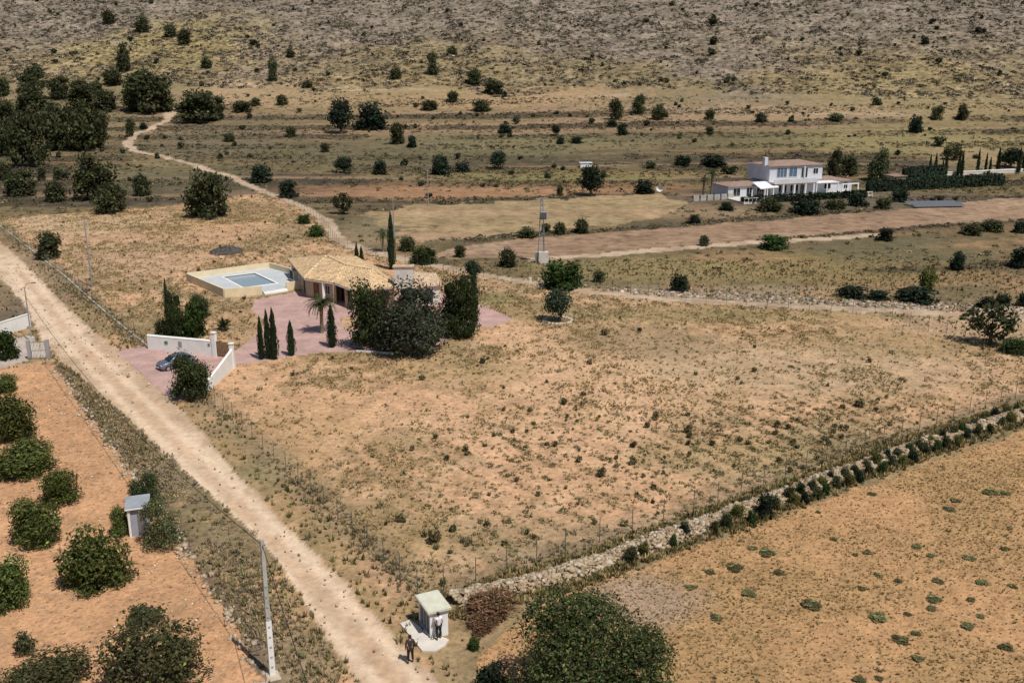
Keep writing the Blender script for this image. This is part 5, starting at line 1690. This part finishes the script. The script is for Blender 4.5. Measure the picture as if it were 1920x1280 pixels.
# row of small dark bushy plants along the rubble wall
r = rng(11)
ROW = [(1183, 1053, 26), (1207, 1040, 22), (1262, 1022, 20), (1282, 1004, 24), (1340, 998, 20), (1362, 990, 26), (1383, 972, 24), (1408, 980, 22), (1432, 968, 38), (1452, 955, 26)]
xs = np.linspace(1480, 1915, 44)
for i, x in enumerate(xs):
    yl = 948 - (x - 1480) * .385
    ROW.append((x + r.normal() * 2, yl + (3 if i % 2 else -13) + r.normal() * 2, 21 - 5 * (x - 1480) / 435 + r.normal() * 2.0))
for i, (x, yb, w) in enumerate(ROW):
    plant(('bush', 'yellowbush', 'greenbush', 'darkbush', 'bush')[i % 5], x, yb + 2, w * .95, w * 1.2, 'small bushy plant in the row along the rubble wall', 'shrub', 'row of plants along the rubble wall', 'row_plant')

# ------------------------------------------------------------------ orchard
for a in [('orchard', 12, 735, 44, 34, 'small sapling topmost at the left edge of the orchard'),
          ('orchard', 28, 824, 82, 84, 'broad orchard tree with a dense crown just below the topmost sapling'),
          ('orchard', 46, 890, 122, 68, 'wide low orchard tree cut by the photo edge, touching the dense one above'),
          ('orchard', 114, 945, 76, 66, 'round orchard tree just below the wide low one'),
          ('orchard', 71, 1021, 90, 90, 'round dark orchard tree left of the middle of the orchard'),
          ('orchard', 184, 1098, 120, 108, 'large spreading orchard tree standing free below the grey hut'),
          ('orchard', 16, 1140, 92, 98, 'dark orchard tree half cut by the photo edge, below the round ones'),
          ('sparse', 268, 1178, 78, 46, 'flat sparse young orchard tree above the big loose one'),
          ('sparse', 46, 1229, 46, 44, 'small bright young tree in the lower corner of the orchard'),
          ('olive', 290, 1302, 188, 150, 'big loose-crowned tree in front, cut by the bottom photo edge'),
          ('olive', 94, 1312, 160, 98, 'wide tree in the lower corner, mostly below the photo edge'),
          ('carob', 272, 946, 56, 58, 'dark tree right behind the grey hut'),
          ('orchard', 226, 1004, 36, 56, 'narrow tree squeezed against the shaded side of the grey hut'),
          ('olive', 306, 1026, 80, 92, 'grey-green tree hiding the right side of the grey hut')]:
    plant(*a)
# ------------------------------------------------------------------ round the villa
for a in [('carob', 358, 748, 76, 88, 'trimmed round tree beside the parked car at the entrance'),
          ('bush', 90, 485, 52, 50, 'round bush beside the fence near the back corner of the plot'),
          ('cypress', 319, 632, 11, 108, 'tallest thin cypress behind the white entrance wall'),
          ('column', 332, 632, 40, 92, 'dark upright evergreen behind the white entrance wall'),
          ('greenbush', 363, 630, 52, 68, 'lighter green shrub behind the entrance wall, right of the dark evergreen'),
          ('carob', 376, 596, 36, 46, 'small dark tree behind the lighter green shrub'),
          ('bush', 303, 631, 24, 32, 'small shrub at the left end of the entrance wall'),
          ('cypress', 491, 674, 14, 80, 'slim cypress leftmost of the three by the driveway'),
          ('cypress', 504, 673, 15, 92, 'slim cypress in the middle of the three by the driveway'),
          ('cypress', 515, 674, 18, 95, 'thickest cypress of the three by the driveway'),
          ('cypress', 547, 667, 17, 65, 'short cypress standing alone on the pink paving'),
          ('cypress', 623, 651, 20, 78, 'dark cypress in front of the palm on the forecourt'),
          ('carob', 696, 652, 82, 126, 'tall green tree at the porch, leftmost of the grove'),
          ('greytree', 770, 664, 142, 134, 'largest grey-green tree of the grove in front of the villa'),
          ('column', 857, 631, 82, 120, 'tall rounded evergreen at the right end of the grove'),
          ('cypress', 889, 614, 18, 122, 'narrow cypress at the right edge of the grove'),
          ('roundtree', 886, 522, 32, 34, 'small round dark tree behind the narrow cypress at the track'),
          ('cypress', 670, 512, 11, 56, 'left one of the two cypress tips behind the villa ridge'),
          ('cypress', 679, 512, 11, 50, 'right one of the two cypress tips behind the villa ridge'),
          ('cypress', 735, 505, 17, 104, 'tall thin cypress behind the villa chimney'),
          ('bush', 763, 470, 32, 26, 'bush at the track right of the tall thin cypress'),
          ('greenbush', 794, 494, 52, 32, 'dense green bush at the track behind the villa chimney'),
          ('lone', 1048, 604, 58, 62, 'lone round tree on the open ground of the plot')]:
    plant(*a)
# ------------------------------------------------------------------ along the track and in the valley
for a in [('bush', 862, 482, 24, 22, 'small bush on the track bank above the round dark tree'), ('bush', 952, 500, 36, 34, 'grey-green bush on the track bank left of the power pole'),
          ('greenbush', 1058, 540, 84, 54, 'broad dark green bush at the track below the power pole'), ('bush', 1122, 529, 24, 22, 'small bush right of the broad one below the power pole'),
          ('darkbush', 1275, 546, 34, 33, 'round dark bush at the track between pole and bend'),
          ('darkbush', 541, 370, 38, 32, 'dark round bush beside the track above the plot'), ('darkbush', 488, 341, 44, 32, 'dark spreading bush on the track bend above the plot'),
          ('sparse', 644, 402, 40, 40, 'pale open shrub beside the track, right of the plot'), ('greenbush', 571, 419, 26, 18, 'low green bush inside the fence at the track bend'),
          ('greenbush', 592, 443, 36, 22, 'low green bush inside the fence, lower of two'),
          ('pine', 392, 408, 80, 86, 'large dark pine standing on the back boundary of the plot'),
          ('pine', 176, 374, 80, 86, 'broad pine behind the back fence, left of the plot centre'), ('pine', 208, 400, 62, 54, 'lower pine overlapping the back fence beside the broad one'),
          ('bush', 268, 367, 36, 40, 'dark upright shrub between the pines at the back fence'), ('bush', 106, 378, 42, 38, 'bright green shrub at the back fence'),
          ('pine', 40, 367, 62, 48, 'light green pine left at the back fence'), ('bush', 110, 336, 20, 22, 'small brown-green shrub above the bright one'), ('bush', 78, 338, 18, 24, 'small upright shrub beside the light green pine'),
          ('greenbush', 1452, 467, 58, 28, 'wide bush below the ploughed field strip'), ('darkbush', 1657, 451, 32, 24, 'dark round bush at the lower field edge on the right'),
          ('darkbush', 1793, 506, 30, 36, 'dark upright bush on the terrace step, right part'), ('darkbush', 1910, 502, 40, 38, 'dark bush cut by the right photo edge'), ('bush', 1320, 461, 20, 20, 'small round bush on the thin path'),
          ('darkbush', 1600, 559, 52, 24, 'low dark bush mass above the track bend, left'), ('darkbush', 1645, 562, 48, 18, 'low dark bush mass above the track bend, right'),
          ('darkbush', 1720, 564, 76, 24, 'flat dark bush below the light green shrub'), ('yellowbush', 1737, 548, 32, 44, 'light green upright shrub above the track'),
          ('sparse', 1856, 648, 90, 82, 'open bushy tree beside the track at the right'), ('greenbush', 1902, 662, 56, 30, 'low bush at the foot of the open bushy tree'),
          ('darkbush', 1848, 577, 40, 22, 'dark bush on the far side of the track, right'), ('darkbush', 1880, 574, 28, 24, 'dark bush above the open bushy tree'), ('darkbush', 1916, 574, 26, 26, 'dark bush at the photo edge above the track'),
          ('bush', 990, 446, 36, 22, 'bush at the field corner left of the power pole'), ('bush', 1049, 440, 26, 24, 'bush at the field edge right of the power pole'), ('bush', 1091, 437, 30, 26, 'second bush right of the power pole at the field edge'),
          ('darkbush', 1300, 420, 28, 18, 'dark low bush at the upper edge of the ploughed field'), ('bush', 1024, 437, 20, 18, 'small bush right behind the power pole'),
          ('roundtree', 1108, 367, 48, 58, 'big dark egg-shaped tree standing alone above the yellow field'), ('darkbush', 1210, 363, 40, 26, 'dark bush left of the white dish'),
          ('bush', 1050, 368, 14, 20, 'small upright bush left of the egg-shaped tree'),
          ('roundtree', 640, 250, 50, 64, 'tall black-green tree, left of the pair on the upper terrace'), ('darkbush', 692, 242, 66, 48, 'broad black-green tree, right of the pair on the upper terrace'),
          ('bush', 745, 270, 30, 40, 'upright tree just right of the dark pair'), ('darkbush', 773, 276, 20, 22, 'small dark bush right of the upright tree'),
          ('darkbush', 945, 250, 28, 18, 'dark low bush on the terrace in the middle of the valley'), ('roundtree', 1042, 254, 18, 20, 'small round bush on the middle terrace'), ('darkbush', 1050, 270, 17, 14, 'small bush just below the round one on the middle terrace'),
          ('pine', 1155, 224, 28, 38, 'left one of three small pines at the hill foot'), ('pine', 1197, 214, 28, 36, 'middle one of three small pines at the hill foot'), ('pine', 1238, 224, 34, 28, 'right one of three small pines at the hill foot'),
          ('darkbush', 1147, 238, 22, 14, 'dark low bush under the three small pines'), ('darkbush', 1168, 252, 21, 20, 'round bush under the three small pines'), ('darkbush', 1082, 269, 26, 12, 'flat bush on the terrace edge'),
          ('darkbush', 828, 327, 40, 36, 'bush clump left of the single round bush below the terraces'), ('darkbush', 868, 323, 28, 20, 'low bush between the clump and the round bush'), ('roundtree', 934, 317, 33, 34, 'single round dark bush below the terraces'),
          ('darkbush', 711, 327, 30, 26, 'round dark bush on the slope, right of two'), ('roundtree', 645, 324, 38, 31, 'round dark bush on the slope, left of two'),
          ('darkbush', 1280, 310, 34, 19, 'low dark bush left of the country house'), ('darkbush', 1341, 311, 50, 22, 'flat dark tree above the country house palms'),
          ('darkbush', 1717, 248, 26, 32, 'dark round shrub on the yellow slope'), ('pine', 1757, 224, 26, 25, 'left small pine at the hill foot above the cypress row'), ('pine', 1803, 225, 26, 28, 'right small pine at the hill foot above the cypress row'),
          ('pine', 1563, 332, 28, 52, 'tall pine right of the country house roof'), ('pine', 1592, 330, 36, 38, 'lower pine between the two taller ones by the country house'), ('pine', 1644, 340, 42, 60, 'leaning pine right of the country house'),
          ('sparse', 1786, 300, 44, 30, 'spreading pale tree behind the small cypress row'), ('roundtree', 1894, 314, 44, 36, 'round dark tree at the right end of the small cypress row'),
          ('darkbush', 1512, 401, 62, 30, 'dark shrub mass below the country house terrace'), ('bush', 1440, 396, 46, 26, 'grey shrub below the country house terrace'), ('darkbush', 1610, 386, 40, 24, 'shrub below the right wing of the country house'), ('bush', 1655, 391, 34, 20, 'shrub left of the solar panels'), ('darkbush', 1686, 378, 34, 26, 'shrub hanging below the long hedge'),
          ('bush', 1565, 392, 40, 18, 'low scrub between the shrubs under the country house'), ('darkbush', 1360, 394, 30, 16, 'low scrub under the garden wall'), ('bush', 1820, 440, 44, 20, 'bush on the stony bank right of the field strip'), ('bush', 1860, 434, 40, 22, 'bush on the stony bank near the photo edge'), ('darkbush', 1912, 436, 30, 22, 'bush on the stony bank at the photo edge'),
          ]:
    plant(*a)
CYN = 'first second third fourth fifth sixth seventh eighth ninth tenth eleventh twelfth'.split()
for i, (x, yb, w, h) in enumerate([(1742, 330, 6, 40), (1752, 331, 7, 44), (1766, 330, 6, 30), (1772, 330, 8, 38), (1796, 330, 8, 42), (1802, 330, 8, 42), (1832, 326, 7, 46), (1847, 325, 6, 38), (1855, 325, 6, 30), (1870, 324, 9, 46), (1909, 324, 9, 46), (1917, 323, 7, 42), (1692, 338, 5, 24), (1710, 336, 5, 22)]):
    plant('cypress', x, yb, w, h, ('%s small cypress from the left in the row along the pale wall' % CYN[i]) if i < 12 else ('left' if i == 12 else 'right') + ' one of two tiny cypresses beside the pink outbuilding', 'tree', 'row of cypresses by the pale wall')
WOOD = [('pine', 62, 168, 54, 42), ('pine', 58, 208, 66, 50), ('pine', 113, 184, 44, 40), ('pine', 157, 204, 60, 48), ('bush', 213, 158, 42, 26), ('pine', 285, 210, 92, 76), ('pine', 262, 208, 60, 60), ('pine', 375, 229, 92, 58), ('pine', 405, 222, 40, 40),
        ('bush', 232, 134, 28, 52), ('pine', 15, 238, 48, 50), ('pine', 112, 282, 78, 84), ('pine', 164, 282, 74, 80), ('pine', 55, 312, 74, 104), ('pine', 10, 292, 50, 56), ('bush', 244, 256, 17, 34), ('bush', 12, 338, 30, 36), ('bush', 200, 205, 44, 34), ('pine', 185, 262, 50, 54),
        ('pine', 30, 262, 50, 50), ('bush', 5, 180, 30, 34), ('darkbush', 270, 242, 16, 12), ('bush', 150, 172, 34, 22), ('bush', 180, 176, 30, 22), ('pine', 90, 242, 44, 40)]
SHR = ['low shrub between the upper pines and the clump at the track end', 'tall narrow shrub above the clump at the track end', 'slim upright shrub beside the track bend', 'shrub at the photo edge lowest in the pine wood', 'shrub above the dense pair of pines', 'shrub at the photo edge highest in the pine wood', 'tiny dark shrub on the inner side of the track bend', 'shrub left of the wide pale pine', 'shrub touching the top of the wide pale pine', 'spare shrub']
PINES = ['pine standing highest on the slope in the wood left of the track', 'pine just below the highest one in the wood', 'small pine right of the highest pair, on the open grass', 'wide pale pine in the middle of the wood, above the track', 'largest pine of the clump above the end of the track', 'front pine of the clump above the end of the track', 'broad low pine right of the bare patch where the track ends', 'smaller pine adjoining the broad low one beyond the track end',
         'pine at the photo edge, upper one of the wood', 'tall dark pine, left one of the dense pair over the grass strip', 'dark pine, right one of the dense pair over the grass strip', 'tallest black-green pine with its foot lowest in the wood', 'pine at the photo edge, lower one of the wood', 'pine behind the dense pair, overlapping its right crown', 'pine behind the tallest one, towards the photo edge', 'small pine behind the dense pair, overlapping its left crown', 'spare pine']
for i, (k, x, yb, w, h) in enumerate(WOOD):
    lab = PINES.pop(0) if k == 'pine' else SHR.pop(0)
    plant(k, x, yb, w, h, lab, None, 'pine wood' if k == 'pine' else 'shrubs at the pine wood')
HILLT = [(268, 60, 30, 30), (206, 44, 28, 24), (320, 69, 26, 22), (345, 82, 28, 26), (388, 128, 24, 22), (513, 152, 20, 42), (545, 108, 18, 18), (847, 104, 22, 18), (890, 158, 26, 28), (742, 148, 22, 20), (813, 140, 22, 42), (925, 175, 40, 24), (848, 190, 24, 18), (905, 208, 40, 20), (805, 206, 36, 18), (455, 210, 40, 20), (480, 198, 18, 14), (530, 196, 24, 18), (575, 164, 22, 14), (610, 285, 18, 16), (430, 266, 20, 16), (545, 256, 22, 18), (1330, 224, 22, 18), (1428, 228, 26, 16), (1567, 226, 30, 14), (1330, 250, 18, 12), (1740, 348, 20, 12)]
HILLL = ['large round shrub on the grey slope, topmost of the slope above the wood', 'shrub left of the topmost round one on the grey slope', 'left one of two shrubs side by side above the yellow patch', 'right one of two shrubs side by side above the yellow patch', 'round shrub on the yellow patch of the slope',
         'tall pale shrub standing alone right of the yellow patch', 'small shrub above the tall pale one', 'dark shrub alone at the middle of the grey slope', 'greyish shrub on the yellow foot of the slope', 'left one of two shrubs on the yellow foot of the slope', 'tall thin shrub, right one of two on the yellow foot', 'wide shrub on the orange strip at the hill foot', 'dark low shrub left of the wide one on the orange strip', 'flat shrub below the orange strip at the hill foot', 'flat shrub left of the other flat one below the orange strip',
         'wide low shrub right of the broad pine at the track end', 'small shrub just above the wide low one at the track end', 'shrub on the pale old track right of the wood', 'small shrub under the pale line of the old track', 'small shrub below the tall black-green tree', 'small shrub close right of the track bend', 'shrub on the brown terrace left of the tall black-green tree', 'shrub on the terrace above the country house', 'wide shrub above the country house chimney', 'flat shrub on the yellow strip behind the country house', 'low shrub above the flat dark tree by the palms', 'bush at the base of the tall hedge block']
for (x, yb, w, h), lab in zip(HILLT, HILLL):
    plant('bush', x, yb, w, h, lab, 'shrub', 'larger shrubs on the upper slope')

# white kerb at the edge of the paving below the grove
ka = G(668, 660); kb = G(738, 664)
o = thing('garden_kerb', 'short white kerb at the edge of the pink paving below the grove', 'kerb', tuple(ka), ang((kb - ka)[:2]))
kl = float(np.linalg.norm((kb - ka)[:2])); km = MB().box((0, 0, .08), (kl / 6 - .03, .16, .3)).mesh('kerbstone')
for k in range(6):
    link('kerbstone', km, 'white_paint', o, (kl * (k + .5) / 6, 0, 0))
# big tree cut by the bottom edge, dead brush heap beside the kiosk
plant('big', 1098, 1372, 306, 256, 'huge leafy tree in the foreground cut by the bottom photo edge')
plant('darkbush', 925, 1302, 66, 58, 'dark low bush under the huge foreground tree', 'shrub')
plant('dead', 925, 1162, 96, 52, 'reddish brown heap of dead brush at the rubble wall', 'brush heap', None, 'brush_heap')
plant('dead', 905, 1186, 60, 34, 'smaller dead brush heap nearer to the kiosk', 'brush heap', None, 'brush_heap')
plant('greenbush', 888, 1218, 26, 24, 'small green bush right of the kiosk', 'shrub')
plant('greenbush', 12, 672, 50, 54, 'clipped round green bush on the concrete forecourt', 'shrub')

# ------------------------------------------------------------------ scattered growth
du = u[400] - u[399]
inview = (np.abs(X / (np.maximum(Y, 0) + 40)) < .58) & (Y > 36)
area = du * (Y + 40) * Y * .0062
def scatter(weight, n, seed):
    r = rng(seed)
    w = weight * area * inview
    i = r.choice(len(X), n, p=w / w.sum())
    x = X[i] + r.uniform(-.5, .5, n) * du * (Y[i] + 40); y_ = Y[i] + r.uniform(-.5, .5, n) * Y[i] * .0062
    return x, y_, hgt(x, y_)
def tuft(seed, n=7, h=1.0, sp_=.55):
    r = rng(seed); V = []; T = []
    for k in range(n):
        a = r.uniform(0, 6.28); b = np.array([math.cos(a), math.sin(a), 0]) * r.uniform(0, .35); s = np.array([-math.sin(a), math.cos(a), 0]) * .16
        tip = b + np.array([math.cos(a), math.sin(a), 0]) * r.uniform(.1, sp_) + np.array([0, 0, h * r.uniform(.6, 1)]); i = len(V)
        V += [b - s, b + s, tip]; T.append((i, i + 1, i + 2))
    return np.array(V), np.array(T)
TUFT = [tuft(400 + i) for i in range(6)]
def lump(seed):
    r = rng(seed); iv, it = ico()
    v = iv * (1 + .28 * r.normal(size=(len(iv), 1))) * np.array([1, 1, .8]) + np.array([0, 0, .45])
    v[:, 2] = np.maximum(v[:, 2], -.05)
    return v, it
LUMP = [lump(420 + i) for i in range(6)]
def twigs(seed, n=13, sz=.53):
    """a loose little shrub: leaf-sized faces spread through a low dome"""
    r = rng(seed); V = []; T = []
    for k in range(n):
        d = norm(r.normal(size=3)); d[2] = abs(d[2]); p = d * r.uniform(.45, 1.0) * np.array([1, 1, .8])
        a = norm(r.normal(size=3)); b = norm(np.cross(a, d)); i = len(V); s = sz * r.uniform(.6, 1.3)
        V += [p + a * s * .6, p + b * s * .55 - a * s * .3, p - b * s * .55 - a * s * .3]; T.append((i, i + 1, i + 2))
    V = np.array(V); V[:, 2] = np.maximum(V[:, 2], -.02)
    return V, np.array(T)
TWIG = [twigs(440 + i) for i in range(8)]
def stuff(name, label, tmpl, xyz, size, cols, mat='bits', sq=1.0):
    n = len(xyz[0]); r = rng(n + 3)
    pos = np.stack(xyz, -1); cols = np.asarray(cols)
    cc = cols[r.integers(len(cols), size=n)] * np.exp(.25 * r.normal(size=(n, 1)))
    s = size * np.exp(.3 * r.normal(size=n))[:, None] * np.array([1, 1, sq])
    o = merged(name, tmpl, pos, r.uniform(0, 6.28, n), s, np.clip(cc, .01, .9), mat)
    o['kind'] = 'stuff'; o['label'] = label; o['category'] = name.replace('_', ' ')
    return o
wild = (zone == 0)
plotm = m_prop & wild & ~m_pool
bare = np.zeros(len(X))
fz = lambda m, f: m.astype(float) * f
grassy = sst(.38, .62, nB) * .9 + .15
clump = sst(.45, .7, nA) ** 1.2
stuff('dry_grass', 'short dry grass all over the fenced plot', TUFT, scatter(fz(plotm, grassy * (.15 + 1.4 * sst(.45, .64, nD))), 42000, 1), .19, [c(.38, .275, .14), c(.31, .23, .115), c(.44, .32, .17), c(.25, .205, .095)])
stuff('verge_grass', 'rough dry growth along the fences and road verges', TUFT, scatter(fz(wild & ~m_prop & (Y < 160), .4 + .9 * grassy), 12000, 2), .30, [c(.19, .16, .075), c(.24, .19, .10), c(.14, .125, .06), c(.13, .13, .05)])
stuff('verge_grass', 'dense weeds along the foot of the wire fences', TUFT, scatter(fz(wild, np.exp(-(d_fence / .8) ** 2) * (.12 + sst(.42, .7, nB))), 1900, 3), .25, [c(.20, .165, .085), c(.27, .21, .12), c(.17, .14, .085)])
g_r = G(1350, 800); g_l = G(1180, 790)
weedw = fz(plotm, .12 + clump * 1.2) * (.2 + 1.9 * prow ** 3) * (.4 + 1.6 * np.exp(-(((X - g_l[0]) / 16) ** 2 + ((Y - g_l[1]) / 22) ** 2)) + 1.3 * np.exp(-(((X - g_r[0]) / 22) ** 2 + ((Y - g_r[1]) / 24) ** 2)))
stuff('weeds', 'small grey-green weeds scattered over the plot', TWIG, scatter(weedw + fz(plotm, .12), 5200, 4), .21, [c(.16, .135, .065), c(.20, .16, .085), c(.12, .115, .052)])
d_rw = pline_dist(X, Y, RW)
stuff('verge_grass', 'dry and green growth along the foot of the rubble wall', TUFT, scatter(fz(~m_prop & (d_rw < 4), np.exp(-((d_rw - 1.4) / .5) ** 2) * (.2 + grassy)), 5200, 35), .30, [c(.36, .26, .12), c(.20, .17, .075), c(.13, .12, .05), c(.28, .21, .10)])
d_mid = pline_dist(X, Y, W((130, 690), (200, 780), (270, 860), (340, 950), (420, 1050), (500, 1160), (580, 1290)))
stuff('verge_grass', 'tangled brown and grey growth between the orchard edging and the dirt road', TWIG, scatter(fz(wild & (d_mid < 5), np.exp(-(d_mid / 2.0) ** 2) * (.08 + sst(.40, .62, fbm(X / 4, Y / 6, 81, 3)))), 1500, 31), .20, [c(.24, .17, .115), c(.19, .145, .09), c(.28, .21, .14), c(.17, .16, .075), c(.30, .24, .12), c(.14, .115, .09)])
stuff('verge_grass', 'dry upright grass between the orchard edging and the dirt road', TUFT, scatter(fz(wild & (d_mid < 5), np.exp(-(d_mid / 2.4) ** 2) * (.05 + sst(.42, .64, nB))), 1900, 33), .27, [c(.33, .25, .15), c(.26, .20, .12), c(.22, .19, .09)])
stuff('stubble', 'stubble and small weeds over the orange field', TUFT, scatter(fz(m_rf, .35 + .8 * grassy), 24000, 5), .13, [c(.29, .205, .095), c(.24, .17, .08), c(.20, .17, .075)], sq=.7)
stuff('clods', 'small clods and pebbles on the orchard soil', LUMP, scatter(fz(m_orch, .3 + grassy), 3200, 6), .055, [c(.42, .26, .15), c(.30, .20, .12), c(.55, .42, .32)])
stuff('road_stones', 'loose stones on the dirt road', LUMP, scatter(fz(m_road, .15 + clump), 500, 7), .07, [c(.30, .20, .13), c(.5, .4, .3)])
valley = wild & ~m_prop & (Y > 150) & (Y < foot + 20)
stuff('scrub', 'low scrub over the valley terraces', TWIG, scatter(fz(valley, .15 + .9 * sst(.5, .7, nS) + 2.6 * riser + 3 * bank_), 20000, 8), .62, [c(.10, .085, .05), c(.075, .068, .038), c(.13, .108, .062), c(.18, .145, .075)], sq=.7)
stuff('stones', 'stony bank along the far side of the track', STONES, scatter(fz(wild & ~m_prop, np.exp(-((pline_dist(X, Y, W((1000, 528), (1100, 545), (1250, 553), (1450, 563), (1640, 572), (1800, 580), (1920, 585))) / 2.0) ** 2))), 1100, 9), .42, [c(.36, .28, .21), c(.42, .35, .28), c(.24, .18, .13)])
stuff('scrub', 'sparse low scrub and rocks of the hillside', TWIG, scatter(fz(m_hill, .35 + sst(.4, .65, nB)) * (Y < 760), 54000, 10), .98, [c(.06, .053, .036), c(.048, .045, .030), c(.085, .072, .048), c(.13, .108, .075), c(.30, .25, .19)], sq=.75)

# the larger weeds of the plot and the field, and the shrubs of the hillside, one by one
x, y_, z = scatter(weedw, 230, 21)
r = rng(9)
for i in range(230):
    s = .22 * math.exp(.32 * r.normal())
    o = link('weed_clump', KINDS['weed']['m'][i % 5], None, None, (x[i], y_[i], z[i] - .03), r.uniform(0, 6.28), (s, s, s * r.uniform(.7, 1.1)))
    tag(o, 'knee-high dry green weed growing on the orange soil of the plot', 'weed', 'weeds on the plot')
FW_ = [(1402, 1113, 34, 18), (1520, 1135, 44, 22), (1815, 1176, 34, 30), (1758, 1090, 26, 18), (1750, 1124, 32, 14), (1845, 1093, 30, 16), (1690, 1200, 36, 18), (1720, 1188, 24, 14), (1720, 1236, 28, 16), (1884, 1214, 30, 18), (1610, 1275, 32, 18), (1746, 1041, 22, 14), (1815, 1046, 26, 14), (1884, 1029, 22, 12), (1720, 1024, 22, 10), (1646, 1078, 20, 14), (1684, 1088, 20, 12), (1618, 1104, 20, 14), (1648, 1158, 42, 14), (1604, 1040, 16, 14), (1628, 1037, 22, 16), (1437, 1038, 34, 16), (1412, 1028, 20, 14), (1378, 1066, 34, 14), (1330, 1073, 22, 16), (1633, 926, 22, 14), (1790, 940, 24, 20), (1888, 927, 26, 20), (1780, 954, 24, 12), (1855, 921, 34, 8), (1533, 960, 14, 12), (1820, 1126, 24, 16), (1838, 1155, 22, 16), (1746, 1142, 26, 14), (1460, 1072, 26, 10), (1295, 1102, 24, 14), (1342, 1158, 26, 18), (1650, 1272, 20, 12), (1895, 990, 16, 10), (1900, 1100, 20, 14), (1562, 1010, 18, 10), (1700, 1150, 20, 10)]
for i, (px, py, w, h) in enumerate(FW_):
    o = plant('flatweed', px, py + 2, w * .95, h * .48, 'flat patch of dull green weeds on the orange field', 'weed', 'weed patches on the orange field', 'weed_patch', .16)
wm = fz(m_hill & (Y < 700), .3 + 1.2 * sst(.45, .65, nB))
gR = G(1700, 70)
wm = wm * (1 + 1.6 * np.exp(-(((X - gR[0]) / 70) ** 2 + ((Y - gR[1]) / 90) ** 2)))
x, y_, z = scatter(wm, 260, 22)
for i in range(260):
    s = 1.0 * math.exp(.32 * r.normal())
    o = link('hill_shrub', KINDS['tiny']['m'][i % 5], None, None, (x[i], y_[i], z[i] - .1), r.uniform(0, 6.28), (s, s, s * r.uniform(.7, 1.0)))
    tag(o, 'dark rounded shrub growing on the rocky hillside', 'shrub', 'shrubs on the rocky hillside')
x, y_, z = scatter(fz(valley & (Y > 200), .15 + .5 * sst(.5, .7, nS) + 1.5 * riser), 200, 23)
for i in range(200):
    s = .75 * math.exp(.35 * r.normal())
    o = link('terrace_shrub', KINDS['tiny']['m'][i % 5], None, None, (x[i], y_[i], z[i] - .1), r.uniform(0, 6.28), (s, s, s * r.uniform(.6, 1.0)))
    tag(o, 'small dark shrub on the old farm terraces of the valley', 'shrub', 'small shrubs on the terraces')
for m_ in MATS:
    pass
